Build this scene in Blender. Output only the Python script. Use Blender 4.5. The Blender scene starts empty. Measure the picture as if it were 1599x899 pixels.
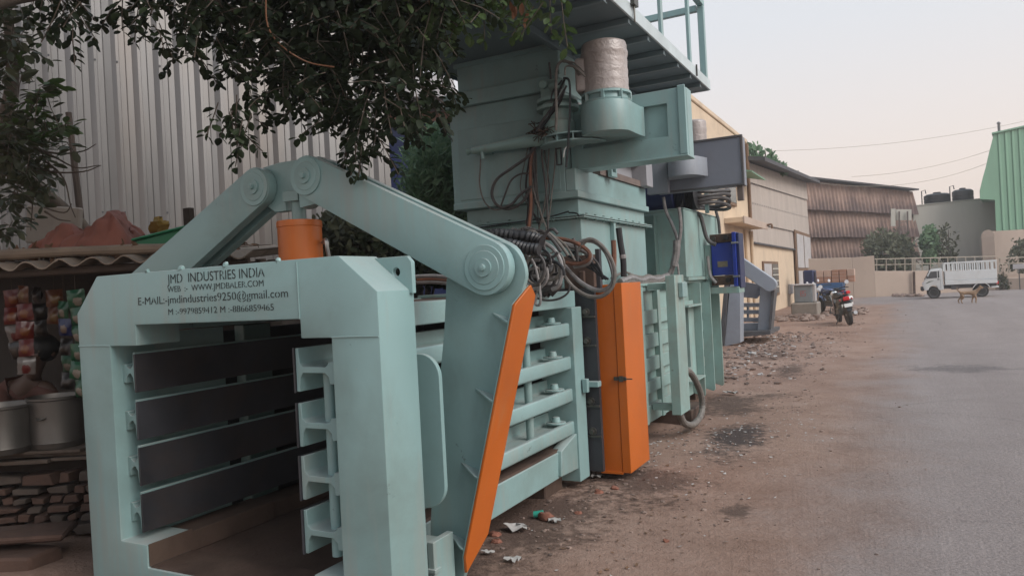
import bpy, bmesh, math, random
from mathutils import Vector, Matrix
random.seed(7)
R = math.radians
S = bpy.context.scene
COL = S.collection
# ------------------------------------------------------------------ camera
FPX, CX, CY = 1160.0, 799.5, 449.5
YAW, ROLL, EYE = R(27.8), R(3.0), 1.5
FW = Vector((-math.sin(YAW), math.cos(YAW), 0)); RT = Vector((math.cos(YAW), math.sin(YAW), 0)); UP = Vector((0, 0, 1))
XC = math.cos(ROLL)*RT - math.sin(ROLL)*UP
YC = math.sin(ROLL)*RT + math.cos(ROLL)*UP
EYEP = Vector((0, 0, EYE))
cam = bpy.data.cameras.new('camera'); camo = bpy.data.objects.new('camera', cam); COL.objects.link(camo)
cam.sensor_width = 36; cam.lens = 36*FPX/1599; cam.clip_start = .05; cam.clip_end = 2000
camo.matrix_world = Matrix(((XC.x, YC.x, -FW.x, 0), (XC.y, YC.y, -FW.y, 0), (XC.z, YC.z, -FW.z, EYE), (0, 0, 0, 1)))
S.camera = camo
# ------------------------------------------------------------------ light
SUN_EL, SUN_AZ = R(38), R(98)          # azimuth measured from +Y towards +X
W = bpy.data.worlds.new('World'); S.world = W; W.use_nodes = True
nt = W.node_tree; nt.nodes.clear()
sky = nt.nodes.new('ShaderNodeTexSky'); sky.sky_type = 'NISHITA'; sky.sun_disc = False
sky.sun_elevation = SUN_EL; sky.sun_rotation = SUN_AZ; sky.dust_density = 4; sky.air_density = 1.2
tc = nt.nodes.new('ShaderNodeTexCoord'); sep = nt.nodes.new('ShaderNodeSeparateXYZ')
rmp = nt.nodes.new('ShaderNodeValToRGB')
e = rmp.color_ramp.elements
e[0].position = 0.0; e[0].color = (.77, .625, .54, 1)
e[1].position = 1.0; e[1].color = (.48, .61, .76, 1)
m_ = rmp.color_ramp.elements.new(.12); m_.color = (.755, .655, .60, 1)
m_ = rmp.color_ramp.elements.new(.30); m_.color = (.65, .655, .675, 1)
mul = nt.nodes.new('ShaderNodeVectorMath'); mul.operation = 'SCALE'; mul.inputs['Scale'].default_value = 8.3
mix = nt.nodes.new('ShaderNodeMix'); mix.data_type = 'RGBA'; mix.inputs[0].default_value = .86
bg = nt.nodes.new('ShaderNodeBackground'); bg.inputs['Strength'].default_value = .1
out = nt.nodes.new('ShaderNodeOutputWorld')
nt.links.new(tc.outputs['Generated'], sep.inputs[0]); nt.links.new(sep.outputs['Z'], rmp.inputs[0])
nt.links.new(rmp.outputs[0], mul.inputs[0])
nt.links.new(sky.outputs[0], mix.inputs[6]); nt.links.new(mul.outputs[0], mix.inputs[7])
nt.links.new(mix.outputs[2], bg.inputs[0]); nt.links.new(bg.outputs[0], out.inputs[0])
sl = bpy.data.lights.new('sun', 'SUN'); sl.energy = 1.5; sl.angle = R(40); sl.color = (1, .96, .92)
so = bpy.data.objects.new('sun', sl); COL.objects.link(so)
sd = Vector((math.sin(SUN_AZ)*math.cos(SUN_EL), math.cos(SUN_AZ)*math.cos(SUN_EL), math.sin(SUN_EL)))
so.rotation_euler = sd.to_track_quat('Z', 'Y').to_euler()
S.view_settings.view_transform = 'Standard'; S.view_settings.look = 'None'
S.view_settings.exposure = 0.7; S.view_settings.gamma = 1.0

def at(px, py, X=None, Y=None, Z=None, D=None):
    """point of the place seen along one line of sight, on a given plane (used when measuring the place)"""
    d = FW + XC*((px-CX)/FPX) - YC*((py-CY)/FPX)
    if X is not None: t = X/d.x
    elif Y is not None: t = Y/d.y
    elif Z is not None: t = (Z-EYE)/d.z
    else: t = D
    return EYEP + d*t

# ------------------------------------------------------------------ materials
def ramp(n, stops):
    r = n.nodes.new('ShaderNodeValToRGB'); el = r.color_ramp.elements
    el[0].position, el[0].color = stops[0][0], (*stops[0][1], 1)
    el[1].position, el[1].color = stops[-1][0], (*stops[-1][1], 1)
    for p, c in stops[1:-1]:
        x = el.new(p); x.color = (*c, 1)
    return r
def noise(n, vec, scale, detail=4, rough=.55, dist=0):
    t = n.nodes.new('ShaderNodeTexNoise'); t.inputs['Scale'].default_value = scale
    t.inputs['Detail'].default_value = detail; t.inputs['Roughness'].default_value = rough; t.inputs['Distortion'].default_value = dist
    n.links.new(vec, t.inputs['Vector']); return t
def mixc(n, fac, a, b, mode='MIX'):
    m = n.nodes.new('ShaderNodeMix'); m.data_type = 'RGBA'; m.blend_type = mode
    for s, v in ((0, fac), (6, a), (7, b)):
        if hasattr(v, 'links') or isinstance(v, bpy.types.NodeSocket): n.links.new(v, m.inputs[s])
        elif s == 0: m.inputs[0].default_value = v
        else: m.inputs[s].default_value = (*v, 1)
    return m.outputs[2]
MATS = {}
def mat(name, c, rough=.6, metal=0, var=.12, vs=3.0, dirt=None, dirt_amt=.3, dirt_scale=2.0, bump=.1, bs=40, stretch=(1, 1, 1), spec=.5, trans=0, speck=None, drip=None, dust_toplight=None):
    """painted / plain surface: tone variation, blotches of dirt, fine relief"""
    m = bpy.data.materials.new(name); m.use_nodes = True; n = m.node_tree
    b = n.nodes['Principled BSDF']
    geo = n.nodes.new('ShaderNodeTexCoord'); mp = n.nodes.new('ShaderNodeMapping'); mp.inputs['Scale'].default_value = stretch
    oi = n.nodes.new('ShaderNodeObjectInfo')
    sh = n.nodes.new('ShaderNodeVectorMath'); sh.operation = 'SCALE'; sh.inputs['Scale'].default_value = 13.7
    cx = n.nodes.new('ShaderNodeCombineXYZ'); n.links.new(oi.outputs['Random'], cx.inputs[0]); n.links.new(oi.outputs['Random'], cx.inputs[2])
    n.links.new(cx.outputs[0], sh.inputs[0])
    ad = n.nodes.new('ShaderNodeVectorMath'); ad.operation = 'ADD'
    n.links.new(geo.outputs['Object'], ad.inputs[0]); n.links.new(sh.outputs[0], ad.inputs[1])
    n.links.new(ad.outputs[0], mp.inputs['Vector']); v = mp.outputs[0]
    t = noise(n, v, vs, 5)
    lo = tuple(x*(1-var) for x in c); hi = tuple(min(1, x*(1+var)) for x in c)
    r = ramp(n, [(.3, lo), (.7, hi)]); n.links.new(t.outputs['Fac'], r.inputs[0]); col = r.outputs[0]
    if dirt:
        t2 = noise(n, v, dirt_scale, 8, .65, .4)
        r2 = ramp(n, [(.48, (0, 0, 0)), (.75, (dirt_amt,)*3)]); n.links.new(t2.outputs['Fac'], r2.inputs[0])
        col = mixc(n, r2.outputs[0], col, dirt)
    if drip:
        mp2 = n.nodes.new('ShaderNodeMapping'); mp2.inputs['Scale'].default_value = (14, 14, .9); n.links.new(ad.outputs[0], mp2.inputs['Vector'])
        t5 = noise(n, mp2.outputs[0], 1, 5, .6); t6 = noise(n, v, 1.1, 3)
        k = n.nodes.new('ShaderNodeMath'); k.operation = 'MULTIPLY'; n.links.new(t5.outputs['Fac'], k.inputs[0]); n.links.new(t6.outputs['Fac'], k.inputs[1])
        r5 = ramp(n, [(.27, (0, 0, 0)), (.42, (drip[1],)*3)]); n.links.new(k.outputs[0], r5.inputs[0]); col = mixc(n, r5.outputs[0], col, drip[0])
        t7 = noise(n, v, 7, 8, .75, .3); r7 = ramp(n, [(.66, (0, 0, 0)), (.69, (.7,)*3)]); n.links.new(t7.outputs['Fac'], r7.inputs[0]); col = mixc(n, r7.outputs[0], col, drip[2])
    if speck:
        t3 = noise(n, v, speck[1], 3, .5)
        r3 = ramp(n, [(speck[2], (0, 0, 0)), (speck[2]+.04, (1, 1, 1))]); n.links.new(t3.outputs['Fac'], r3.inputs[0])
        col = mixc(n, r3.outputs[0], col, speck[0])
    if dust_toplight:  # settled dust, also whitens up-facing faces as skylight would
        gn = n.nodes.new('ShaderNodeNewGeometry'); sz = n.nodes.new('ShaderNodeSeparateXYZ'); n.links.new(gn.outputs['Normal'], sz.inputs[0])
        rz = ramp(n, [(.45, (0, 0, 0)), (.9, (dust_toplight[1],)*3)]); n.links.new(sz.outputs[2], rz.inputs[0]); td = noise(n, v, 5, 5, .7); kd = n.nodes.new('ShaderNodeMath'); kd.operation = 'MULTIPLY'; n.links.new(rz.outputs[0], kd.inputs[0]); n.links.new(td.outputs['Fac'], kd.inputs[1])
        col = mixc(n, kd.outputs[0], col, dust_toplight[0])
    n.links.new(col, b.inputs['Base Color'])
    b.inputs['Roughness'].default_value = rough; b.inputs['Metallic'].default_value = metal
    b.inputs['Specular IOR Level'].default_value = spec
    rr = n.nodes.new('ShaderNodeMapRange'); rr.inputs[3].default_value = max(.05, rough-.1); rr.inputs[4].default_value = min(1, rough+.12)
    n.links.new(t.outputs['Fac'], rr.inputs[0]); n.links.new(rr.outputs[0], b.inputs['Roughness'])
    if bump:
        t4 = noise(n, v, bs, 4, .6); bp = n.nodes.new('ShaderNodeBump'); bp.inputs['Strength'].default_value = bump; bp.inputs['Distance'].default_value = .01
        n.links.new(t4.outputs['Fac'], bp.inputs['Height']); n.links.new(bp.outputs[0], b.inputs['Normal'])
    if trans:
        b.inputs['Transmission Weight'].default_value = trans
    MATS[name] = m; return m
M = MATS
mat('mint_paint', (.235, .365, .362), .36, var=.07, vs=1.6, dirt=(.15, .19, .17), dirt_amt=.6, dirt_scale=1.3, bump=.11, bs=9, speck=((.3, .36, .33), 55, .73), drip=((.27, .31, .29), .7, (.10, .13, .12)), dust_toplight=((.42, .42, .40), .9))
mat('mint_dusty', (.245, .37, .345), .5, var=.1, vs=2.5, dirt=(.2, .19, .16), dirt_amt=.6, dirt_scale=2.2, bump=.12, bs=14, drip=((.26, .27, .23), .7, (.11, .12, .10)), dust_toplight=((.36, .34, .30), 1.0))
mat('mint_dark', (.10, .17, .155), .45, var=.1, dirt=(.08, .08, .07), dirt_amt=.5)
mat('orange_paint', (.50, .115, .010), .42, var=.08, vs=2, dirt=(.35, .09, .02), dirt_amt=.45, dirt_scale=1.5, bump=.07, bs=9, drip=((.42, .17, .06), .5, (.22, .07, .03)))
mat('bare_steel', (.05, .052, .06), .5, .35, var=.3, vs=2.5, dirt=(.09, .06, .045), dirt_amt=.6, dirt_scale=1.6, bump=.1, bs=25)
mat('rust_steel', (.085, .053, .04), .75, .1, var=.35, vs=4, dirt=(.13, .09, .065), dirt_amt=.7, dirt_scale=3, bump=.3)
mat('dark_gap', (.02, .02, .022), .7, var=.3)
mat('stencil_ink', (.012, .02, .02), .5, var=.2)
mat('shiny_steel', (.45, .45, .44), .32, .85, var=.15)
mat('grease_steel', (.10, .095, .085), .4, .6, var=.4, vs=9)
mat('grey_paint', (.20, .215, .255), .45, var=.08, vs=2, dirt=(.15, .14, .14), dirt_amt=.4, dirt_scale=2, bump=.08, bs=14)
mat('grey_light_paint', (.29, .315, .355), .45, var=.08, vs=2, dirt=(.2, .19, .19), dirt_amt=.4, dirt_scale=2, bump=.08, bs=14)
mat('grey_rim', (.085, .085, .09), .6, var=.2, dirt=(.12, .08, .06), dirt_amt=.5)
mat('deck_paint', (.13, .18, .195), .5, var=.1, vs=2, dirt=(.1, .11, .11), dirt_amt=.4, bump=.06, bs=10)
mat('deck_edge', (.50, .56, .57), .5, var=.1, dirt=(.25, .27, .26), dirt_amt=.4)  # paler than the deck paint; the side light is put into this colour
mat('lavender_primer', (.30, .30, .32), .6, var=.12, dirt=(.18, .15, .14), dirt_amt=.6, dirt_scale=3)
mat('brown_channel', (.16, .125, .11), .7, var=.2, dirt=(.1, .07, .06), dirt_amt=.5)
mat('blue_paint', (.012, .035, .27), .3, var=.1, dirt=(.03, .05, .16), dirt_amt=.4, bump=.04)
mat('dark_blue_paint', (.012, .02, .075), .4, var=.15, bump=.05)
mat('name_plate', (.2, .17, .12), .4, .3, var=.2, vs=20)
mat('hose_grey', (.155, .14, .125), .6, var=.35, vs=22, dirt=(.09, .07, .06), dirt_amt=.7, dirt_scale=11, bump=.25, bs=60)
mat('hose_dark', (.055, .05, .05), .5, var=.35, vs=20, dirt=(.14, .12, .1), dirt_amt=.5, dirt_scale=9, bump=.2, bs=60)
mat('hose_black', (.012, .012, .014), .4, var=.3, vs=20)
mat('hose_rust', (.17, .07, .04), .6, var=.3, vs=14, dirt=(.06, .045, .04), dirt_amt=.6, dirt_scale=9)
mat('hose_wrap', (.24, .225, .22), .35, .2, var=.3, vs=18, bump=.5, bs=30)
mat('dead_twigs', (.06, .04, .028), .9, var=.4)
mat('white_plastic', (.62, .62, .6), .5, var=.1)
mat('black_plastic', (.015, .015, .017), .45, var=.2)
def wrap_film():
    m = mat('wrap_film', (.36, .31, .29), .42, .05, var=.18, vs=9, dirt=(.24, .19, .17), dirt_amt=.6, dirt_scale=6, bump=.0, stretch=(1, 1, .35))
    n = m.node_tree; b = n.nodes['Principled BSDF']; tcn = n.nodes.new('ShaderNodeTexCoord')
    w = n.nodes.new('ShaderNodeTexWave'); w.wave_type = 'BANDS'; w.bands_direction = 'Z'; w.inputs['Scale'].default_value = 3.5; w.inputs['Distortion'].default_value = 22; w.inputs['Detail'].default_value = 4; w.inputs['Detail Scale'].default_value = 2.5
    n.links.new(tcn.outputs['Object'], w.inputs['Vector'])
    bp = n.nodes.new('ShaderNodeBump'); bp.inputs['Strength'].default_value = .22; bp.inputs['Distance'].default_value = .01
    n.links.new(w.outputs['Fac'], bp.inputs['Height']); n.links.new(bp.outputs[0], b.inputs['Normal'])
    b.inputs['Coat Weight'].default_value = .4; b.inputs['Coat Roughness'].default_value = .25
wrap_film()

# ------------------------------------------------------------------ mesh building
class MB:
    def __init__(s): s.v = []; s.f = []
    def add(s, vs, fs):
        o = len(s.v); s.v += [tuple(v) for v in vs]; s.f += [tuple(i+o for i in f) for f in fs]; return s
    def box(s, x0, x1, y0, y1, z0, z1):
        return s.add([(x, y, z) for z in (z0, z1) for y in (y0, y1) for x in (x0, x1)],
                     [(0, 2, 3, 1), (4, 5, 7, 6), (0, 1, 5, 4), (2, 6, 7, 3), (0, 4, 6, 2), (1, 3, 7, 5)])
    def obox(s, c, size, rot):
        c = Vector(c); h = [x/2 for x in size]
        vs = [c + rot @ Vector((x*h[0], y*h[1], z*h[2])) for z in (-1, 1) for y in (-1, 1) for x in (-1, 1)]
        return s.add(vs, [(0, 2, 3, 1), (4, 5, 7, 6), (0, 1, 5, 4), (2, 6, 7, 3), (0, 4, 6, 2), (1, 3, 7, 5)])
    def bar(s, p0, p1, w, h, up=(0, 0, 1)):
        p0, p1 = Vector(p0), Vector(p1); d = p1-p0; L = d.length; d.normalize(); u = Vector(up)
        if abs(d.dot(u)) > .98: u = Vector((0, 1, 0))
        sd_ = d.cross(u).normalized(); u = sd_.cross(d)
        return s.obox((p0+p1)/2, (L, w, h), Matrix((d, sd_, u)).transposed())
    def hexa(s, a, b):
        """two matching 4-point rings"""
        return s.add(list(a)+list(b), [(3, 2, 1, 0), (4, 5, 6, 7), (0, 1, 5, 4), (1, 2, 6, 5), (2, 3, 7, 6), (3, 0, 4, 7)])
    def prism(s, poly, axis, a0, a1, holes=()):
        def P(u, w, a): return {'x': (a, u, w), 'y': (u, a, w), 'z': (u, w, a)}[axis]
        n = len(poly)
        if not holes:
            return s.add([P(u, w, a0) for u, w in poly]+[P(u, w, a1) for u, w in poly],
                         [tuple(range(n))[::-1], tuple(range(n, 2*n))]+[(i, (i+1) % n, n+(i+1) % n, n+i) for i in range(n)])
        loops = [poly]+list(holes); bm = bmesh.new(); es = []
        for lp in loops:
            vv = [bm.verts.new((u, w, 0)) for u, w in lp]
            es += [bm.edges.new((vv[i], vv[(i+1) % len(vv)])) for i in range(len(vv))]
        bm.verts.index_update(); bmesh.ops.triangle_fill(bm, edges=es, use_beauty=True, normal=(0, 0, 1))
        bm.verts.index_update()
        pts = [(v.co.x, v.co.y) for v in bm.verts]; tris = [tuple(v.index for v in f.verts) for f in bm.faces]; bm.free()
        N = len(pts); fs = [t[::-1] for t in tris]+[tuple(i+N for i in t) for t in tris]; o = 0
        for lp in loops:
            k = len(lp); fs += [(o+i, o+(i+1) % k, N+o+(i+1) % k, N+o+i) for i in range(k)]; o += k
        return s.add([P(u, w, a0) for u, w in pts]+[P(u, w, a1) for u, w in pts], fs)
    def cyl(s, p0, p1, r0, r1=None, n=16):
        r1 = r0 if r1 is None else r1; p0, p1 = Vector(p0), Vector(p1); d = (p1-p0).normalized()
        u = d.orthogonal().normalized(); w = d.cross(u)
        ring = lambda p, r: [p+(u*math.cos(2*math.pi*i/n)+w*math.sin(2*math.pi*i/n))*r for i in range(n)]
        return s.add(ring(p0, r0)+ring(p1, r1), [tuple(range(n))[::-1], tuple(range(n, 2*n))]+[(i, (i+1) % n, n+(i+1) % n, n+i) for i in range(n)])
    def lathe(s, prof, c=(0, 0, 0), n=20, axis='z'):
        c = Vector(c); vs = []
        for r, z in prof:
            for i in range(n):
                a = 2*math.pi*i/n; p = (r*math.cos(a), r*math.sin(a), z)
                if axis == 'y': p = (p[0], z, p[1])
                if axis == 'x': p = (z, p[0], p[1])
                vs.append(c+Vector(p))
        k = len(prof)
        fs = [(j*n+i, j*n+(i+1) % n, (j+1)*n+(i+1) % n, (j+1)*n+i) for j in range(k-1) for i in range(n)]
        return s.add(vs, fs+[tuple(range(n))[::-1], tuple(range((k-1)*n, k*n))])
    def tube(s, pts, r, n=7, sub=5, ring=None, closed=False):
        pts = [Vector(p) for p in pts]
        if sub > 1 and len(pts) > 2:
            q = []
            P_ = [pts[0]*2-pts[1]]+pts+[pts[-1]*2-pts[-2]]
            for i in range(1, len(P_)-2):
                a, b, c, d = P_[i-1:i+3]
                for k in range(sub):
                    t = k/sub
                    q.append(.5*((2*b)+(c-a)*t+(2*a-5*b+4*c-d)*t*t+(3*b-a-3*c+d)*t**3))
            q.append(pts[-1]); pts = q
        rs = r if isinstance(r, (list, tuple)) else None
        u = (pts[1]-pts[0]).orthogonal().normalized(); vs = []; N = len(pts)
        for i, p in enumerate(pts):
            d = (pts[min(i+1, N-1)]-pts[max(i-1, 0)]).normalized()
            u = (u-d*u.dot(d)).normalized(); w = d.cross(u)
            rad = rs[0]+(rs[1]-rs[0])*i/(N-1) if rs else r
            if ring: rad *= ring[0] if i % ring[1] == 0 else 1
            vs += [p+(u*math.cos(2*math.pi*k/n)+w*math.sin(2*math.pi*k/n))*rad for k in range(n)]
        fs = [(j*n+i, j*n+(i+1) % n, (j+1)*n+(i+1) % n, (j+1)*n+i) for j in range(N-1) for i in range(n)]
        return s.add(vs, fs+[tuple(range(n))[::-1], tuple(range((N-1)*n, N*n))])
    def blob(s, c, r, n=6, m=5, jit=.0, rnd=random, squash=(1, 1, 1)):
        c = Vector(c); vs = []; 
        for j in range(m+1):
            th = math.pi*j/m
            for i in range(n):
                ph = 2*math.pi*(i+.5*(j % 2))/n; k = r*(1+jit*(rnd.random()*2-1))
                vs.append(c+Vector((math.sin(th)*math.cos(ph)*k*squash[0], math.sin(th)*math.sin(ph)*k*squash[1], math.cos(th)*k*squash[2])))
        return s.add(vs, [(j*n+i, j*n+(i+1) % n, (j+1)*n+(i+1) % n, (j+1)*n+i) for j in range(m) for i in range(n)])
    def xform(s, mtx, start=0):
        s.v = s.v[:start]+[tuple(mtx @ Vector(v)) for v in s.v[start:]]; return s

def mesh_from(name, mb, m, off=(0, 0, 0), bevel=0, seg=1, smooth=True, ang=35, up=False):
    me = bpy.data.meshes.new(name); o = Vector(off)
    me.from_pydata([tuple(Vector(v)-o) for v in mb.v], [], mb.f)
    bm = bmesh.new(); bm.from_mesh(me)
    bmesh.ops.remove_doubles(bm, verts=bm.verts, dist=1e-6)
    if up:
        for f_ in bm.faces:
            f_.normal_update()
            if f_.normal.z < 0: f_.normal_flip()
    else: bmesh.ops.recalc_face_normals(bm, faces=bm.faces)
    if bevel:
        es = [e_ for e_ in bm.edges if len(e_.link_faces) == 2 and e_.calc_face_angle(0) > R(30)]
        bmesh.ops.bevel(bm, geom=es, offset=bevel, segments=seg, profile=.6, affect='EDGES', clamp_overlap=True)
    bm.to_mesh(me); bm.free()
    if smooth:
        me.polygons.foreach_set('use_smooth', [True]*len(me.polygons)); me.set_sharp_from_angle(angle=R(ang))
    me.materials.append(M[m] if isinstance(m, str) else m); return me
def root_off(p):
    o = Vector((0, 0, 0))
    while p is not None: o += p.location; p = p.parent
    return o
def obj(name, mb, m, parent=None, bevel=0, seg=1, smooth=True, loc=None, ang=35, label=None, up=False):
    off = root_off(parent) if parent is not None else Vector(loc or (0, 0, 0))
    ob = bpy.data.objects.new(name, mesh_from(name, mb, m, off, bevel, seg, smooth, ang, up)); COL.objects.link(ob)
    if parent is not None: ob.parent = parent
    else: ob.location = off
    if label: ob['label'] = label
    return ob
def tag(o, label, cat, group=None, kind=None):
    o['label'] = label; o['category'] = cat
    if group: o['group'] = group
    if kind: o['kind'] = kind
    return o
def thing(name, label, cat, loc, group=None):
    o = bpy.data.objects.new(name, None); COL.objects.link(o); o.location = Vector(loc); o.empty_display_size = .2
    return tag(o, label, cat, group)
def struct(name, mb, m, **k):
    o = obj(name, mb, m, **k); o['kind'] = 'structure'; return o
def inst(src, parent, loc=None, rot=None, scale=None, name=None):
    o = src.copy(); COL.objects.link(o); o.parent = parent
    if loc is not None: o.location = loc
    if rot is not None: o.rotation_euler = rot
    if scale is not None: o.scale = scale
    return o
def copy_tree(o, parent=None):
    c = o.copy(); COL.objects.link(c); c.parent = parent
    for ch in list(o.children): copy_tree(ch, c)
    return c
def circ(c, r, n=24, a0=0, a1=360):
    return [(c[0]+r*math.cos(R(a0+(a1-a0)*i/n)), c[1]+r*math.sin(R(a0+(a1-a0)*i/n))) for i in range(n+(0 if abs(a1-a0) >= 360 else 1))]
def capsule(a, b, ra, rb, n=10):
    """outline round two circles (hull)"""
    a, b = Vector(a), Vector(b); d = (b-a); L = d.length; th = math.atan2(d.y, d.x); k = math.acos((ra-rb)/L)
    p = [(a.x+ra*math.cos(th+k+(2*math.pi-2*k)*i/n), a.y+ra*math.sin(th+k+(2*math.pi-2*k)*i/n)) for i in range(n+1)]
    return p+[(b.x+rb*math.cos(th-k+2*k*i/n), b.y+rb*math.sin(th-k+2*k*i/n)) for i in range(n+1)]

# ================================================================== ground
def ground_mat(name):
    m = bpy.data.materials.new(name); m.use_nodes = True; n = m.node_tree; b = n.nodes['Principled BSDF']; L = n.links
    g = n.nodes.new('ShaderNodeNewGeometry'); P = g.outputs['Position']
    sp = n.nodes.new('ShaderNodeSeparateXYZ'); L.new(P, sp.inputs[0])
    def math_(op, a, b_=None, c=None):
        q = n.nodes.new('ShaderNodeMath'); q.operation = op
        for i, v in enumerate((a, b_, c)):
            if v is None: continue
            if isinstance(v, (int, float)): q.inputs[i].default_value = v
            else: L.new(v, q.inputs[i])
        return q.outputs[0]
    big = noise(n, P, .35, 5, .6, .3); mid = noise(n, P, 1.7, 6, .6); fine = noise(n, P, 14, 6, .7); grit = noise(n, P, 55, 4, .75)
    # tyre-worn road, dust thinning out over about a metre
    x = math_('ADD', sp.outputs[0], math_('MULTIPLY', math_('SUBTRACT', big.outputs['Fac'], .5), 1.5))
    x = math_('ADD', x, math_('MULTIPLY', math_('SUBTRACT', mid.outputs['Fac'], .5), .9))
    x = math_('ADD', x, math_('MULTIPLY', math_('SUBTRACT', fine.outputs['Fac'], .5), .5))
    mr = n.nodes.new('ShaderNodeMapRange'); mr.interpolation_type = 'SMOOTHSTEP'; mr.inputs[1].default_value = -1.0; mr.inputs[2].default_value = .35; L.new(x, mr.inputs[0])
    far = n.nodes.new('ShaderNodeMapRange'); far.interpolation_type = 'SMOOTHSTEP'; far.inputs[1].default_value = 33; far.inputs[2].default_value = 37
    L.new(math_('ADD', sp.outputs[1], math_('MULTIPLY', math_('SUBTRACT', big.outputs['Fac'], .5), 5)), far.inputs[0])
    far2 = n.nodes.new('ShaderNodeMapRange'); far2.inputs[1].default_value = -4.5; far2.inputs[2].default_value = -1.5; L.new(x, far2.inputs[0])
    mask = math_('MAXIMUM', mr.outputs[0], math_('MULTIPLY', far.outputs[0], far2.outputs[0]))
    d1 = ramp(n, [(.28, (.19, .118, .088)), (.5, (.31, .208, .162)), (.76, (.41, .30, .245))]); L.new(math_('ADD', math_('MULTIPLY', mid.outputs['Fac'], .6), math_('MULTIPLY', fine.outputs['Fac'], .4)), d1.inputs[0])
    d2 = ramp(n, [(.42, (0, 0, 0)), (.62, (1, 1, 1))]); L.new(big.outputs['Fac'], d2.inputs[0])
    dirt = mixc(n, d2.outputs[0], d1.outputs[0], (.22, .135, .10), 'MIX')
    dirt = mixc(n, .55, d1.outputs[0], dirt)
    a1 = ramp(n, [(.30, (.18, .147, .136)), (.70, (.39, .335, .315))]); L.new(math_('ADD', math_('MULTIPLY', grit.outputs['Fac'], .82), math_('MULTIPLY', mid.outputs['Fac'], .18)), a1.inputs[0])
    sc = noise(n, P, 160, 2, .5); sr = ramp(n, [(.60, (0, 0, 0)), (.68, (.95, .95, .95))]); L.new(sc.outputs['Fac'], sr.inputs[0])
    asp = mixc(n, sr.outputs[0], a1.outputs[0], (.09, .082, .08))
    pm = n.nodes.new('ShaderNodeMapping'); pm.inputs['Scale'].default_value = (1.1, .12, 1); L.new(P, pm.inputs[0]); tr_ = noise(n, pm.outputs[0], 1, 4, .6, .3)
    tr2 = ramp(n, [(.35, (.90, .895, .89)), (.65, (1.03, 1.03, 1.03))]); L.new(tr_.outputs['Fac'], tr2.inputs[0]); asp = mixc(n, 1.0, asp, tr2.outputs[0], 'MULTIPLY')
    vo = n.nodes.new('ShaderNodeTexVoronoi'); vo.feature = 'DISTANCE_TO_EDGE'; vo.inputs['Scale'].default_value = .33; vw = noise(n, P, 2.2, 4); va = n.nodes.new('ShaderNodeVectorMath'); va.operation = 'MULTIPLY_ADD'; va.inputs[1].default_value = (.5, .5, .5); L.new(vw.outputs['Color'], va.inputs[0]); L.new(P, va.inputs[2]); L.new(va.outputs[0], vo.inputs['Vector'])
    cr_ = ramp(n, [(.0, (1, 1, 1)), (.006, (0, 0, 0))]); L.new(vo.outputs['Distance'], cr_.inputs[0]); asp = mixc(n, math_('MULTIPLY', math_('MULTIPLY', cr_.outputs[0], d2.outputs[0]), .45), asp, (.10, .09, .085))
    col = mixc(n, mask, dirt, asp)
    # dark patches: ash heap, puddle stains, others along the foot of the press
    def dark_patch(cx, cy, rx, ry, c, amt, soft=.7):
        nonlocal col
        u = math_('DIVIDE', math_('SUBTRACT', sp.outputs[0], cx), rx); v = math_('DIVIDE', math_('SUBTRACT', sp.outputs[1], cy), ry)
        r = math_('SQRT', math_('ADD', math_('MULTIPLY', u, u), math_('MULTIPLY', v, v)))
        r = math_('ADD', r, math_('MULTIPLY', math_('SUBTRACT', math_('ADD', math_('MULTIPLY', mid.outputs['Fac'], .5), math_('MULTIPLY', fine.outputs['Fac'], .5)), .5), 4.0))
        k = n.nodes.new('ShaderNodeMapRange'); k.interpolation_type = 'SMOOTHSTEP'; k.inputs[1].default_value = 1; k.inputs[2].default_value = 1-soft; k.inputs[3].default_value = 0; k.inputs[4].default_value = amt
        L.new(r, k.inputs[0]); col = mixc(n, k.outputs[0], col, c)
    for s_ in ((-1.45, 6.95, .36, .95, (.035, .032, .034), .85), (-1.65, 12.2, .28, .9, (.05, .035, .03), .7), (-1.0, 4.85, .14, .22, (.06, .042, .035), .7),
               (-1.75, 5.3, .5, .5, (.055, .037, .03), .7), (-1.9, 8.9, .5, .9, (.05, .038, .034), .7), (-2.2, 4.2, .7, 1.2, (.05, .032, .026), .7),
               (.6, 12.5, .9, .6, (.095, .085, .083), .6), (-2.3, 14.5, .5, 1.4, (.06, .04, .032), .6), (-1.6, 9.6, .3, .3, (.05, .036, .03), .6)):
        dark_patch(*s_)
    L.new(col, b.inputs['Base Color'])
    rg = n.nodes.new('ShaderNodeMapRange'); rg.inputs[3].default_value = .95; rg.inputs[4].default_value = .82; L.new(mask, rg.inputs[0]); L.new(rg.outputs[0], b.inputs['Roughness'])
    b.inputs['Specular IOR Level'].default_value = .25
    hsum = math_('ADD', math_('MULTIPLY', fine.outputs['Fac'], 1.0), math_('MULTIPLY', grit.outputs['Fac'], .5))
    bs = n.nodes.new('ShaderNodeMapRange'); bs.inputs[3].default_value = .9; bs.inputs[4].default_value = .75; L.new(mask, bs.inputs[0])
    bp = n.nodes.new('ShaderNodeBump'); bp.inputs['Distance'].default_value = .03; L.new(bs.outputs[0], bp.inputs['Strength']); L.new(hsum, bp.inputs['Height']); L.new(bp.outputs[0], b.inputs['Normal'])
    MATS[name] = m
ground_mat('dusty_ground')
from mathutils import noise as MN
def gz(x, y):
    """gentle lumps of the dirt verge, flattening out on the road"""
    k = max(0, min(1, (-.4-x)/1.2))*max(0, min(1, (32-y)/6))
    return k*(.035*MN.noise((x*.9, y*.9, 0))+.018*MN.noise((x*2.7, y*2.7, 3))) - .004
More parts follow.
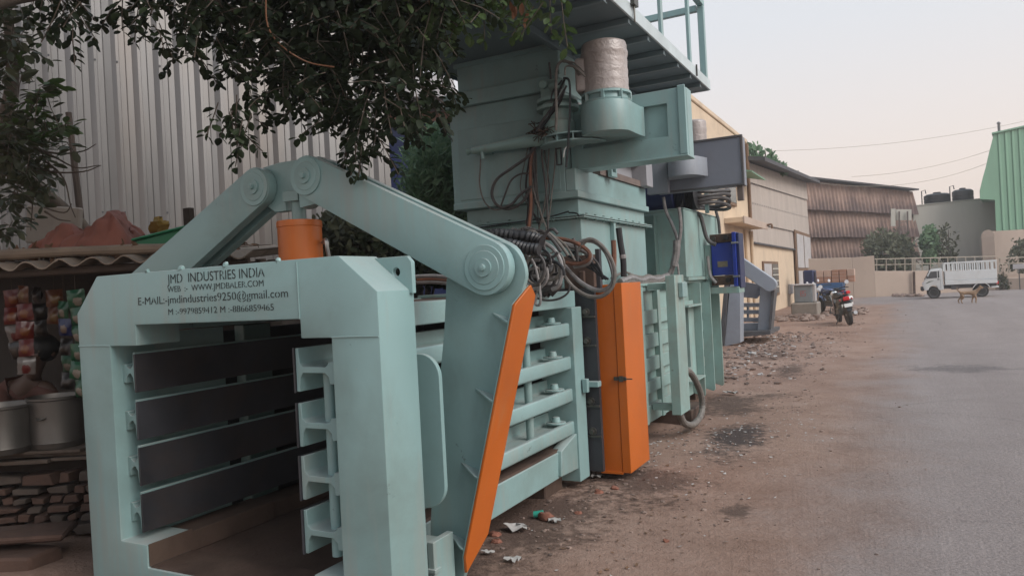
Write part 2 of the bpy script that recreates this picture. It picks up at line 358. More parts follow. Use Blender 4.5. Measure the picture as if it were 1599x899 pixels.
def grid(x0, x1, y0, y1, st, fz):
    nx = int((x1-x0)/st); ny = int((y1-y0)/st); b = MB()
    vs = [(x0+i*(x1-x0)/nx, y0+j*(y1-y0)/ny) for j in range(ny+1) for i in range(nx+1)]
    b.add([(x, y, fz(x, y)) for x, y in vs], [(j*(nx+1)+i, j*(nx+1)+i+1, (j+1)*(nx+1)+i+1, (j+1)*(nx+1)+i) for j in range(ny) for i in range(nx)]); return b
g = MB()
xs = [-140, -60]+[-9+.12*i for i in range(0, 72)]+[-.3, 2, 8, 60, 140]; ys = [-50, -20, -2]+[1+.12*i for i in range(0, 230)]+[29, 31, 33, 36, 45, 60, 100, 150]
g.add([(x, y, gz(x, y) if -9 <= x <= 0 and 1 <= y <= 31 else -.004) for y in ys for x in xs],
      [(j*len(xs)+i, j*len(xs)+i+1, (j+1)*len(xs)+i+1, (j+1)*len(xs)+i) for j in range(len(ys)-1) for i in range(len(xs)-1)])
struct('ground', g, 'dusty_ground', up=True)
rd = MB(); rd.add([(-.45, -20, 0), (5.2, -20, 0), (5.2, 41, 0), (-.45, 41, 0), (-1.1, -20, -.06), (-1.1, 41, -.06)], [(0, 1, 2, 3), (4, 0, 3, 5)])
struct('road', rd, 'dusty_ground', up=True)

# ================================================================== the mint green press
press = thing('baling_press', 'large mint green baling press with black lettered front frame, orange guards and raised motor platform', 'baling press', (-2.9, 5.0, 0))
K = press
BV = .005
frame_out = [(-3.845, 0), (-3.871, 1.483), (-3.69, 1.672), (-2.074, 1.672), (-1.881, 1.515), (-1.881, 0)]
frame_hole = [(-3.40, .20), (-3.40, .314), (-3.60, .314), (-3.607, 1.31), (-3.40, 1.31), (-3.40, 1.414), (-2.304, 1.414), (-2.304, 1.331), (-2.134, 1.331), (-2.136, .314), (-2.30, .314), (-2.30, .20)]
b = MB().prism(frame_out, 'y', 2.4, 2.655, [frame_hole]); ff = obj('front_frame', b, 'mint_paint', K, bevel=.007, seg=2)
for p0, p1 in (((-3.868, 1.312), (-3.607, 1.312)), ((-2.134, 1.333), (-1.884, 1.333)), ((-2.304, 1.414), (-2.304, 1.66))):
    b = MB().tube([(p0[0], 2.399, p0[1]), ((p0[0]+p1[0])/2, 2.3985, (p0[1]+p1[1])/2+.001), (p1[0], 2.399, p1[1])], .0035, 6, 3); obj('weld_seam', b, 'mint_paint', ff)
for s_ in ((-3.3, 1.674), (-3.05, 1.674), (-2.75, 1.674), (-2.42, 1.674)):
    obj('weld_bead', MB().blob((s_[0], 2.41, s_[1]), .015, 7, 5, .3), 'mint_paint', ff)
def text(txt, xl, xr, zb, zh, y, parent, name='lettering'):
    cu = bpy.data.curves.new('t', 'FONT'); cu.body = txt; cu.resolution_u = 4
    to = bpy.data.objects.new('t', cu); COL.objects.link(to); bpy.context.view_layer.update()
    me0 = to.evaluated_get(bpy.context.evaluated_depsgraph_get()).to_mesh()
    bm = bmesh.new(); bm.from_mesh(me0); bpy.data.objects.remove(to); bpy.data.curves.remove(cu)
    x0 = min(v.co.x for v in bm.verts); x1 = max(v.co.x for v in bm.verts)
    for v in bm.verts: v.co = ((v.co.x-x0)/(x1-x0)*(xr-xl)+xl, y, zb+v.co.y/.69*zh)
    bmesh.ops.remove_doubles(bm, verts=bm.verts, dist=1e-6)
    left = set(bm.faces); isl = []
    while left:                                   # glyph by glyph
        st = [left.pop()]; comp = set(st)
        while st:
            for e_ in st.pop().edges:
                for f_ in e_.link_faces:
                    if f_ in left: left.discard(f_); comp.add(f_); st.append(f_)
        isl.append(comp)
    for comp in isl:                              # stencil bridges through letters with a counter
        bnd = {e_ for f_ in comp for e_ in f_.edges if len(e_.link_faces) == 1}; loops = 0; bb = set(bnd)
        while bb:
            st = [bb.pop()]; loops += 1
            while st:
                for v in st.pop().verts:
                    for e_ in v.link_edges:
                        if e_ in bb: bb.discard(e_); st.append(e_)
        if loops < 2: continue
        vx = [v.co.x for f_ in comp for v in f_.verts]; c = (min(vx)+max(vx))/2; w = (max(vx)-min(vx))*.09
        geom = list(comp)+list({e_ for f_ in comp for e_ in f_.edges})+list({v for f_ in comp for v in f_.verts})
        for q in (c-w, c+w):
            r_ = bmesh.ops.bisect_plane(bm, geom=[x for x in geom if x.is_valid], plane_co=(q, y, 0), plane_no=(1, 0, 0)); geom = list(set([x for x in geom if x.is_valid]+[x for x in r_['geom'] if x.is_valid]))
        kill = [x for x in geom if isinstance(x, bmesh.types.BMFace) and abs(x.calc_center_median().x-c) < w]
        bmesh.ops.delete(bm, geom=kill, context='FACES')
    me = bpy.data.meshes.new(name); off = root_off(parent)
    for v in bm.verts: v.co -= off
    bm.to_mesh(me); bm.free(); me.materials.append(M['stencil_ink'])
    o = bpy.data.objects.new(name, me); COL.objects.link(o); o.parent = parent; return o
text('JMD  INDUSTRIES INDIA', -3.142, -2.497, 1.608, .043, 2.3985, ff)
text('WEB  :-  WWW.JMDBALER.COM', -3.144, -2.506, 1.566, .028, 2.3985, ff)
text('E-MAIL:-jmdindustries9250@gmail.com', -3.366, -2.364, 1.512, .037, 2.3985, ff)
text('M :-9979859412 M :-8866859465', -3.146, -2.452, 1.457, .029, 2.3985, ff)
b = MB().prism([(-2.06, 1.50), (-1.862, 1.50), (-1.862, 1.635), (-1.885, 1.662), (-2.06, 1.662)], 'y', 2.62, 2.645, [circ((-1.945, 1.595), .02, 12)]); obj('lifting_lug', b, 'mint_paint', K, bevel=.002)
b = MB().prism([(-2.08, 1.50), (-1.99, 1.50), (-1.99, 1.56), (-2.0, 1.585), (-2.05, 1.585), (-2.08, 1.56)], 'y', 3.7, 3.73, [circ((-2.03, 1.55), .014, 10)]); b.xform(Matrix.Translation((-.22, .15, -.0))); obj('lifting_lug', b, 'mint_paint', K, bevel=.002)
# rounded stiffener between frame and squeeze arm
rp = [(-2.3, .505)]+circ((-2.0, .615), .11, 8, -90, 0)+circ((-2.0, 1.11), .11, 8, 0, 90)+[(-2.3, 1.22)]
obj('stiffener_plate', MB().prism(rp, 'y', 2.83, 2.855), 'mint_paint', K, bevel=.003)
b = MB().box(-2.2, -1.985, 2.84, 2.95, 0, .335).box(-1.985, -1.95, 2.80, 2.97, 0, .36).box(-2.2, -1.94, 2.79, 2.84, .22, .24); obj('foot_bracket', b, 'mint_paint', K, bevel=.003)
# squeeze arm: web, orange edge flange, gussets
web = [(-1.96, 1.56), (-1.99, 1.3), (-2.06, .9), (-2.13, .35), (-2.15, .05), (-2.02, .03), (-1.955, .10), (-1.905, .22), (-1.565, 1.44), (-1.53, 1.54)]+circ((-1.69, 1.562), .163, 14, 0, 130)+[(-1.86, 1.66)]
wb = obj('arm_web', MB().prism(web, 'y', 3.04, 3.07), 'mint_paint', K, bevel=.003)
fl = [(2.955, 1.425), (3.08, 1.51), (3.15, 1.46), (3.15, .30), (3.00, .155), (2.955, .25)]
b = MB().prism(fl, 'x', 0, .014); b.v = [(x-1.962+.282*z, y, z) for x, y, z in b.v]
obj('edge_flange', b, 'orange_paint', K, bevel=.002, label='orange edge plate of the squeeze arm')
b = MB().prism([(y*1.0, z) for y, z in fl], 'x', -.004, 0); b.v = [(x-1.963+.282*z, y, z) for x, y, z in b.v]; obj('flange_backing', b, 'mint_paint', wb)
for z, L_ in ((1.345, .13), (.985, .14), (.625, .14), (.28, .14)):
    xf = -1.967+.282*z
    b = MB().prism([(xf, 2.96), (xf, 3.04), (xf-L_, 3.04), (xf-L_*.9, 3.03), (xf-.02, 2.958)], 'z', z-.006, z+.006)
    b.v = [(x, y, zz-(x-xf)*.32) for x, y, zz in b.v]; obj('gusset', b, 'mint_paint', wb, bevel=.002)
# linkage
B1, B2, B3, B4 = (-3.128, 2.127), (-2.752, 2.144), (-1.70, 1.60), (-4.15, 1.60)
for a, c in ((B2, B3), (B1, B4)):
    ar = obj('linkage_arm', MB().prism(capsule(a, c, .108, .128, 14), 'y', 2.965, 3.025), 'mint_paint', K, bevel=.004, seg=2)
    obj('back_plate', MB().prism(capsule(a, c, .108, .128, 14), 'y', 3.085, 3.14), 'mint_paint', ar, bevel=.003)
ap = [(-3.22, 2.10), (-3.19, 2.20), (-3.12, 2.242), (-3.0, 2.254), (-2.72, 2.252), (-2.66, 2.22), (-2.64, 2.12), (-2.64, 2.015), (-2.71, 2.03), (-2.80, 1.985), (-2.85, 1.985), (-2.85, 2.08), (-2.97, 2.08), (-2.97, 1.985), (-3.05, 1.985)]
obj('apex_plate', MB().prism(ap, 'y', 3.03, 3.08), 'mint_paint', K, bevel=.003)
for c, r in ((B1, .078), (B2, .078), (B3, .08)):
    b = MB().lathe([(0.001, 2.927), (r*.19, 2.93), (r*.2, 2.945), (r*.28, 2.946), (r*.52, 2.944), (r*.54, 2.953), (r*.96, 2.954), (r, 2.958), (r, 2.966)], (c[0], 0, c[1]), 26, 'y')
    obj('pin_boss', b, 'mint_paint', K)
    obj('boss_ring', MB().prism(circ(c, r*1.32, 28), 'y', 2.957, 2.966), 'mint_paint', K, bevel=.002)
cy = (-2.905, 3.06)
b = MB().lathe([(.118, 1.45), (.118, 1.89), (.1215, 1.893), (.1215, 1.915), (.118, 1.925), (.06, 1.926)], (*cy, 0), 36); obj('hydraulic_cylinder', b, 'orange_paint', K, label='orange hydraulic cylinder above the lettered frame')
b = MB().cyl((*cy, 1.92), (*cy, 2.075), .037, n=18); b.box(cy[0]-.055, cy[0]+.055, 3.0, 3.028, 2.03, 2.085); obj('piston_rod', b, 'mint_paint', K, bevel=.002)
b = MB().prism([(-2.83, 1.985), (-2.68, 2.0), (-2.80, 2.06), (-2.80, 2.11), (-2.835, 2.11)], 'y', 2.99, 3.02); obj('lock_bracket', b, 'mint_paint', K, bevel=.002)
b = MB().tube([(-2.78, 3.1, 1.80), (-2.74, 3.08, 1.81), (-2.735, 3.08, 1.77), (-2.74, 3.1, 1.70)], .011, 8); obj('oil_pipe', b, 'shiny_steel', K)
# ---- squeeze chamber
BZ = (1.187, .943, .708, .470)
def ibeam(xi, s, web_w, ho, zc):
    """I section in x,z: inner flange at xi, web going outwards (s=+1 towards +x)"""
    h, t, f = .096, .017, .022
    pr = [(0, -h), (0, h), (t, h), (t+.004, .03), (t+f, .013), (web_w-f*.8, .013), (web_w, .026), (web_w, .034), (web_w+.028, .036), (web_w+.036, .026),
          (web_w+.036, -ho+.012), (web_w+.026, -ho), (web_w+.004, -ho), (web_w, -.03), (web_w-f, -.013), (t+f, -.013), (t+.006, -.035), (t, -h)]
    return [(xi+s*u, zc+w) for u, w in pr]
for z in BZ:
    bo = obj('side_beam', MB().prism(ibeam(-2.402, 1, .186, .062, z), 'y', 2.462, 5.0), 'mint_paint', K, bevel=.002)
    obj('wear_plate', MB().box(-2.412, -2.4025, 2.455, 5.0, z-.10, z+.098), 'bare_steel', bo)
    b = MB().prism(circ((-2.265, 4.87), .072, 20), 'z', z+.037, z+.048).cyl((-2.265, 4.87, z+.048), (-2.265, 4.87, z+.085), .034, .026, n=12); obj('pin_washer', b, 'mint_paint', bo, bevel=.002)
    bo = obj('side_beam', MB().prism(ibeam(-3.505, -1, .075, .062, z-.012), 'y', 2.462, 5.0), 'mint_paint', K, bevel=.002)
    obj('wear_plate', MB().box(-3.5045, -3.492, 2.452, 5.05, z-.12, z+.075), 'bare_steel', bo, bevel=.001)
obj('tie_bar', MB().cyl((-2.268, 2.52, .36), (-2.268, 2.52, 1.2), .024, n=14), 'mint_paint', K)
obj('tie_bar', MB().cyl((-2.25, 4.42, .46), (-2.25, 4.42, 1.19), .027, n=14), 'mint_paint', K)
obj('bottom_beam', MB().box(-2.27, -2.19, 3.08, 4.80, .155, .335), 'mint_paint', K, bevel=BV)
obj('bottom_beam', MB().prism([(4.7, .17), (5.16, .15), (5.16, .44), (4.98, .41), (4.72, .345)], 'x', -2.25, -2.165), 'mint_paint', K, bevel=BV)
obj('floor_ledge', MB().box(-2.42, -2.2, 2.66, 4.95, .335, .352), 'rust_steel', K)
obj('top_beam', MB().box(-2.32, -2.19, 2.66, 5.16, 1.335, 1.455), 'mint_paint', K, bevel=BV)
obj('chamber_roof', MB().box(-3.6, -2.33, 2.66, 5.18, 1.425, 1.45), 'rust_steel', K)
obj('chamber_floor', MB().box(-3.6, -2.2, 2.405, 5.25, .15, .192), 'rust_steel', K)
fa = MB().box(-3.60, -3.402, 2.66, 3.25, .193, .3).box(-3.60, -3.415, 3.26, 5.05, .193, .29); obj('floor_angle', fa, 'rust_steel', K, bevel=.004)
obj('floor_plate', MB().box(-3.393, -2.305, 2.412, 2.662, .2005, .206), 'rust_steel', K); obj('floor_liner', MB().box(-3.399, -3.394, 2.408, 2.664, .2065, .316), 'rust_steel', K)
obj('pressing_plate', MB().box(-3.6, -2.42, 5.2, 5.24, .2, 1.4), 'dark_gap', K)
obj('dark_blocker', MB().box(-3.76, -3.735, 3.2, 5.3, .06, 1.33), 'dark_gap', K)  # added dark sheet behind the left beams, keeps the chamber interior dark
obj('side_plate', MB().box(-3.66, -3.612, 2.656, 3.12, .05, 1.36), 'mint_paint', K)
for y0, y1 in ((3.28, 3.5), (4.0, 4.12), (4.45, 4.65), (5.0, 5.2)):
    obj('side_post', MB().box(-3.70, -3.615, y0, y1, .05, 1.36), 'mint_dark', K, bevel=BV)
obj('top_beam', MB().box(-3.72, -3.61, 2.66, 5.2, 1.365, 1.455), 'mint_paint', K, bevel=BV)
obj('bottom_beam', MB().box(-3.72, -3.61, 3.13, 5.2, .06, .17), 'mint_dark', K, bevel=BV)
obj('end_post', MB().box(-2.425, -2.15, 5.0, 5.175, .06, 1.335), 'mint_paint', K, bevel=BV)
hp = obj('hinge_plate', MB().box(-2.7, -2.055, 5.21, 5.25, .09, 1.47), 'bare_steel', K)
for px, py in ((915, 487), (917, 532), (923, 626), (926, 673)):
    p = at(px, py, Y=5.205); b = MB().cyl(p, p+Vector((0, -.035, 0)), .017, n=6).cyl(p+Vector((0, .004, 0)), p+Vector((0, -.008, 0)), .03, n=14); b.box(p.x-.06, p.x+.07, 5.19, 5.21, p.z-.042, p.z-.03); obj('hinge_bolt', b, 'grease_steel', hp)
b = MB().box(-2.2, -2.03, 5.13, 5.2, .735, .775).box(-2.14, -2.10, 5.09, 5.13, .70, .80); obj('hinge_lug', b, 'mint_paint', K, bevel=.003)
# ---- orange guard box
gb = obj('guard_box', MB().box(-2.085, -1.935, 5.30, 5.745, .068, 1.487), 'orange_paint', K, bevel=.003, label='tall orange guard box on the side of the press')
obj('guard_lid', MB().box(-1.932, -1.866, 5.295, 5.75, .07, 1.495), 'orange_paint', gb, bevel=.003)
obj('bottom_flange', MB().box(-2.10, -1.93, 5.285, 5.32, .06, .075), 'orange_paint', gb)
p = at(968, 591, Y=5.29); b = MB().box(p.x-.045, p.x+.05, 5.28, 5.295, p.z-.012, p.z+.014).box(p.x+.0, p.x+.03, 5.265, 5.28, p.z-.02, p.z+.022).cyl((p.x-.02, 5.27, p.z), (p.x-.02, 5.29, p.z), .012, n=10).box(p.x+.05, p.x+.1, 5.276, 5.284, p.z-.004, p.z+.004); obj('latch', b, 'grease_steel', gb)
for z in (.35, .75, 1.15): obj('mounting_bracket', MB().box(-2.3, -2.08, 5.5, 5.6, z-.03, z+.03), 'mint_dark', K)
# ---- main body with ribs
obj('body_shell', MB().box(-3.65, -2.222, 5.28, 9.72, .16, 1.45), 'mint_dusty', K, bevel=BV)
obj('body_top', MB().box(-3.7, -2.16, 5.27, 9.75, 1.452, 1.478), 'mint_dusty', K, bevel=.003)
BANDS = ((.16, .32), (.433, .546), (.631, .763), (.854, .988), (1.08, 1.216), (1.402, 1.450))
for z0, z1 in BANDS:
    for y0, y1 in ((5.30, 7.195), (7.285, 7.94), (8.645, 9.055), (9.085, 9.505)):
        obj('side_bar', MB().box(-2.221, -2.18, y0, y1, z0, z1), 'mint_dusty', K, bevel=.003)
for y in (6.7, 7.24): obj('side_rib', MB().box(-2.221, -2.168, y-.043, y+.043, .155, 1.45), 'mint_dusty', K, bevel=.003)
for y, x in ((8.62, -2.085), (9.07, -2.075), (9.52, -2.065)): obj('side_rib', MB().prism([(-2.221, .17), (x-.02, .13), (x, .15), (x, 1.45), (-2.221, 1.45)], 'y', y-.013, y+.013), 'mint_dusty', K, bevel=.002)
win = obj('side_window', MB().prism([(7.96, .36), (8.60, .36), (8.60, 1.25), (7.96, 1.25)], 'x', -2.22, -2.17, [[(8.02, .50), (8.36, .50), (8.36, 1.19), (8.02, 1.19)]]), 'mint_dusty', K, bevel=.003)
obj('opening_shade', MB().box(-2.221, -2.215, 8.02, 8.36, .50, 1.19), 'dark_gap', win)  # black sheet painted as the unlit interior behind the opening
for z in (.62, .98): obj('terminal', MB().box(-2.214, -2.19, 8.10, 8.14, z, z+.05), 'white_plastic', win)
for z in (1.20, .375): obj('shelf', MB().box(-2.188, -2.07, 8.0, 8.60, z-.01, z+.01), 'mint_dusty', win)
po = obj('cable_post', MB().box(-1.95, -1.862, 6.74, 7.06, .25, 1.54), 'mint_dusty', K, bevel=.004)
for z in (.30, 1.44): obj('post_arm', MB().box(-2.17, -1.951, 6.86, 6.94, z-.03, z+.03), 'mint_dusty', po)
obj('switch_box', MB().box(-1.861, -1.815, 6.84, 7.0, 1.33, 1.47), 'mint_paint', po, bevel=.006)
obj('cable_gland', MB().cyl((-1.91, 6.9, .25), (-1.91, 6.9, .19), .035, n=12), 'black_plastic', po)
hs = [at(x, y, X=-1.9) for x, y in ((1064, 580), (1076, 580), (1088, 598), (1096, 622), (1095, 646), (1083, 662), (1070, 661), (1063, 650), (1060, 638))]
obj('flexible_conduit', MB().tube(hs, .030, 10, 9, ring=(1.13, 2)), 'hose_grey', K)
b = MB().tube([at(1062, 600, X=-1.9), at(1070, 597, X=-1.9), at(1072, 585, X=-1.9), at(1066, 577, X=-1.88)], .016, 8); obj('hose', b, 'hose_grey', K)
obj('support_block', MB().box(-2.55, -1.98, 7.55, 8.1, -.02, .155), 'rust_steel', K, bevel=.008)
obj('support_block', MB().box(-3.5, -2.3, 4.7, 5.0, -.02, .148), 'rust_steel', K, bevel=.008)
obj('support_block', MB().box(-3.6, -2.35, 9.2, 9.5, -.02, .155), 'rust_steel', K, bevel=.008)
# ---- hopper tower
def blk(name, x0, x1, y0, y1, z0, z1, m='mint_paint', par=None, bv=BV): return obj(name, MB().box(x0, x1, y0, y1, z0, z1), m, par or K, bevel=bv)
tw = blk('hopper_base', -3.42, -2.33, 5.70, 7.42, 1.478, 2.045)
blk('base_flange', -3.48, -2.275, 5.64, 7.50, 2.047, 2.057, par=tw, bv=.002); blk('base_flange', -3.48, -2.275, 5.64, 7.50, 2.064, 2.074, par=tw, bv=.002)
for i in range(9): obj('flange_bolt', MB().cyl((-2.30, 5.75+i*.2, 2.035), (-2.30, 5.75+i*.2, 2.088), .012, n=6), 'mint_dark', tw)
for i in range(6): obj('flange_bolt', MB().cyl((-3.40+i*.21, 5.665, 2.035), (-3.40+i*.21, 5.665, 2.088), .012, n=6), 'mint_dark', tw)
blk('base_rib', -2.329, -2.29, 6.38, 6.43, 1.48, 2.04, par=tw, bv=.002)
mid = blk('hopper_collar', -3.41, -2.335, 5.68, 7.43, 2.076, 2.205)
up = blk('hopper', -3.475, -2.40, 5.58, 7.40, 2.212, 3.09)
blk('hopper_skirt', -3.48, -2.29, 5.575, 7.46, 2.207, 2.262, par=up, bv=.004); blk('hopper_side', -2.398, -2.31, 5.583, 7.44, 2.264, 2.445, par=up)
blk('hopper_panel', -3.40, -2.44, 5.574, 5.579, 2.285, 2.90, par=up, bv=.002)
blk('hopper_cornice', -3.505, -2.395, 5.535, 7.45, 3.092, 3.215, par=up)
blk('hopper_neck', -3.40, -2.42, 5.62, 7.38, 3.217, 3.488, 'mint_paint')
blk('neck_flange', -3.42, -2.40, 5.595, 5.618, 3.45, 3.488, bv=.003)
b = MB().box(-2.36, -2.29, 6.1, 7.3, 2.447, 2.505); obj('slide_channel', b, 'brown_channel', up); b = MB().box(-2.36, -2.30, 6.1, 7.3, 2.66, 2.715); obj('slide_channel', b, 'brown_channel', up)
blk('side_panel', -2.399, -2.375, 5.9, 7.32, 2.507, 3.05, 'lavender_primer', up); blk('side_post', -2.399, -2.22, 7.22, 7.42, 2.447, 3.08, 'lavender_primer', up)
p0 = at(955, 260, X=-2.26); b = MB().prism([(p0.y-.07, 2.44), (p0.y+.07, 2.44), (p0.y+.07, 2.66), (p0.y-.07, 2.66)], 'x', -2.275, -2.235, [[(p0.y-.045, 2.48), (p0.y+.045, 2.48), (p0.y+.045, 2.64), (p0.y-.045, 2.64)]]); obj('lock_plate', b, 'mint_paint', up, bevel=.002)
obj('lock_slot', MB().box(-2.274, -2.262, p0.y-.044, p0.y+.044, 2.481, 2.639), 'dark_gap', up)
# ---- knife drive box with film-wrapped motor
bx_o = [(-2.388, 2.455), (-1.42, 2.455), (-1.42, 2.976), (-2.388, 2.976)]; bx_h = [(-2.28, 2.612), (-1.566, 2.612), (-1.566, 2.868), (-2.28, 2.868)]
db = obj('drive_box', MB().prism(bx_o, 'y', 5.70, 5.74, [bx_h]), 'mint_paint', K, bevel=.003)
obj('recess_panel', MB().box(-2.38, -1.43, 5.741, 5.76, 2.46, 2.97), 'mint_paint', db)
obj('box_shell', MB().box(-2.386, -1.45, 5.762, 5.87, 2.475, 2.96), 'mint_paint', db, bevel=BV)
obj('end_strip', MB().box(-1.475, -1.415, 5.685, 5.699, 2.46, 2.99), 'mint_paint', db, bevel=.004); obj('end_cap', MB().box(-1.448, -1.416, 5.742, 5.88, 2.45, 2.98), 'mint_paint', db, bevel=.004)
obj('bottom_flange', MB().box(-2.40, -1.41, 5.67, 5.88, 2.44, 2.453), 'mint_paint', db, bevel=.002)
mc = (-1.96, 5.44)
def gear_foot(c, r, yb, xl, xr):
    return circ(c, r, 16, 190, 340)+[(xr, yb-.06), (xr+.015, yb), (xl, yb)]
gbx = obj('gearbox', MB().prism(gear_foot(mc, .205, 5.698, -2.20, -1.76), 'z', 2.635, 2.868), 'mint_paint', K, bevel=.008, seg=2)
obj('gearbox_flange', MB().lathe([(.17, 2.866), (.19, 2.868), (.195, 2.885), (.17, 2.888), (.165, 2.93), (.19, 2.932), (.19, 2.95), (.15, 2.955)], (*mc, 0), 28), 'mint_paint', gbx)
for i in range(8): 
    a = i*math.pi/4+.2; obj('flange_stud', MB().box(mc[0]+.18*math.cos(a)-.012, mc[0]+.18*math.cos(a)+.012, mc[1]+.18*math.sin(a)-.012, mc[1]+.18*math.sin(a)+.012, 2.875, 2.945), 'mint_paint', gbx)
def motor(c, r, z0, z1, par, m):
    b = MB(); n = 40; prof = []; rnd = random.Random(3)
    N = 16
    for i in range(N+1): prof.append((r*(1.0+.012*math.sin(i*2.1)+(.03 if i in (12, 13) else 0)-(.05 if i == N else 0)), z0+(z1-z0)*i/N))
    prof += [(r*.8, z1+.012), (r*.4, z1+.02)]
    b.lathe(prof, (*c, 0), n)
    b.v = [(c[0]+(x-c[0])*(1+.03*MN.noise((x*6, y*6, z*3))+.015*MN.noise((x*22, y*22, z*9))), c[1]+(y-c[1])*(1+.03*MN.noise((x*6, y*6, z*3))), z) for x, y, z in b.v]
    return obj('wrapped_motor', b, m, par, ang=60, label='motor wrapped in cloudy plastic film')
motor(mc, .175, 2.955, 3.33, K, 'wrap_film')
b = MB().obox((mc[0]-.17, mc[1]-.04, 3.1), (.09, .2, .26), Matrix.Rotation(.2, 3, 'Z')); obj('terminal_box', b, 'wrap_film', K, bevel=.03, seg=3)
b = MB().box(-2.36, -2.13, 5.55, 5.60, 2.72, 2.86).box(-2.38, -2.34, 5.50, 5.6, 2.70, 2.90); obj('motor_bracket', b, 'mint_paint', K, bevel=.003)
for z0, z1 in ((2.71, 2.86), (2.46, 2.60)): 
    b = MB().prism([(-2.42, z0), (-2.37, z0), (-2.37, z1), (-2.42, z1)], 'y', 5.46, 5.47, [[(-2.41, z0+.01), (-2.38, z0+.01), (-2.38, z1-.01), (-2.41, z1-.01)]]); obj('clip_frame', b, 'black_plastic', K)
# the second knife drive at the back of the hopper, still in grey primer
GY = 8.06
d2 = obj('drive_box', MB().prism([(-2.40, 2.455), (-1.43, 2.455), (-1.43, 2.985), (-2.40, 2.985)], 'y', GY, GY+.035, [[(-2.36, 2.475), (-1.455, 2.475), (-1.455, 2.962), (-2.36, 2.962)]]), 'grey_rim', K, bevel=.003, label='grey primed drive box at the back of the hopper')
obj('box_panel', MB().box(-2.36, -1.456, GY+.012, GY+.03, 2.476, 2.961), 'grey_paint', d2); obj('box_shell', MB().box(-2.39, -1.44, GY+.036, GY+.2, 2.46, 2.975), 'grey_paint', d2, bevel=.004)
obj('box_post', MB().box(-2.46, -2.22, GY-.08, GY-.002, 2.45, 3.0), 'grey_light_paint', d2, bevel=.004); obj('cable_channel', MB().box(-1.52, -1.46, GY+.05, GY+.12, 2.30, 2.458), 'brown_channel', d2)
mg = at(1066, 250, Y=GY-.2); g2x = obj('gearbox', MB().prism(gear_foot((mg.x, GY-.16), .17, GY-.002, mg.x-.22, mg.x+.20), 'z', 2.585, 2.785), 'grey_light_paint', d2, bevel=.006, seg=2)
mg = at(1086, 200, Y=GY+.32); motor((mg.x, GY+.32), .118, 2.80, 3.25, d2, 'wrap_film')
# valve block, gear housing, ring flange on the tower's front corner
vb = obj('gear_housing', MB().lathe([(.14, 2.62), (.14, 2.80), (.12, 2.82), (.12, 2.90), (.17, 2.905), (.17, 2.93), (.12, 2.935), (.12, 2.96), (.165, 2.965), (.165, 2.99), (.09, 3.0)], (-2.40, 5.50, 0), 24), 'mint_dusty', K)
obj('valve_block', MB().box(-2.50, -2.34, 5.40, 5.54, 3.0, 3.14).cyl((-2.40, 5.42, 3.08), (-2.30, 5.36, 3.08), .045, n=14).cyl((-2.46, 5.4, 3.1), (-2.46, 5.36, 3.1), .035, n=12), 'mint_dusty', K, bevel=.006)
for z in (2.615, 2.672): obj('ring_plate', MB().prism(circ((-2.30, 5.56), .27, 24, 180, 360), 'z', z, z+.012), 'mint_paint', vb, bevel=.002)
for a in (200, 232, 262, 292, 325): obj('ring_rib', MB().obox((-2.30+.2*math.cos(R(a)), 5.56+.2*math.sin(R(a)), 2.65), (.12, .012, .046), Matrix.Rotation(R(a), 3, 'Z')), 'mint_paint', vb)
pa, pb = at(738, 236, Y=5.5), at(852, 216, Y=5.45)
obj('shaft_pipe', MB().cyl(pa, pb, .03, .058, n=16).cyl(pa+Vector((-.05, 0, 0)), pa+Vector((.03, 0, .0)), .03, .005, n=10), 'mint_dusty', K)
p = at(752, 237, Y=5.47); obj('pipe_saddle', MB().box(p.x-.06, p.x+.06, 5.50, 5.574, p.z-.012, p.z+.0).cyl((p.x, 5.48, p.z-.06), (p.x, 5.48, p.z+.05), .016, n=10), 'mint_paint', K)
rnd = random.Random(5); b = MB()
for i in range(60):
    c = at(846+rnd.gauss(0, 8), 207+rnd.gauss(0, 5), Y=5.42+rnd.gauss(0, .05)); d = Vector((rnd.gauss(0, 1), rnd.gauss(0, 1), rnd.gauss(0, .6))).normalized()*rnd.uniform(.04, .09); b.tube([c-d, c+d*.2+Vector((0, 0, .01)), c+d], .0045, 4, 2)
nest = obj('twig_nest', b, 'dead_twigs'); nest.location = (0, 0, 0); tag(nest, 'brown tangle of dry twigs lodged on the hopper pipe below the cables', 'bird nest')
# hoses and cables down the tower
def hose(pts, r, m, Y=None, X=None, n=8, name='hose', sub=5, ring=None, par=None):
    P_ = []
    for q in pts:
        if len(q) == 3: P_.append(at(q[0], q[1], **({'Y': q[2]} if X is None else {'X': q[2]})))
        else: P_.append(at(q[0], q[1], Y=Y) if X is None else at(q[0], q[1], X=X))
    return obj(name, MB().tube(P_, r, n, sub, ring=ring), m, par or K)
hose([(848, 212), (834, 230), (829, 252), (828, 285), (829, 318), (825, 360)], .014, 'hose_rust', Y=5.47)
hose([(838, 214), (833, 250), (836, 290), (832, 325), (826, 362)], .013, 'hose_dark', Y=5.50)
hose([(858, 218), (856, 258), (853, 300), (845, 345), (836, 372)], .006, 'hose_grey', Y=5.52)
hose([(868, 222), (866, 262), (862, 300), (857, 340), (849, 372)], .006, 'hose_grey', Y=5.53)
hose([(838, 222), (826, 243), (800, 262), (776, 280), (768, 302), (776, 320), (795, 326), (815, 316), (828, 296)], .013, 'hose_dark', Y=5.46)
hose([(751, 236), (750, 262), (749, 288), (756, 314), (770, 327), (784, 326)], .007, 'hose_grey', Y=5.5)
hose([(828, 271), (812, 272), (798, 282), (790, 300), (782, 322)], .008, 'hose_dark', Y=5.48)
hose([(785, 325), (800, 318), (812, 304), (830, 291)], .012, 'hose_dark', Y=5.44)
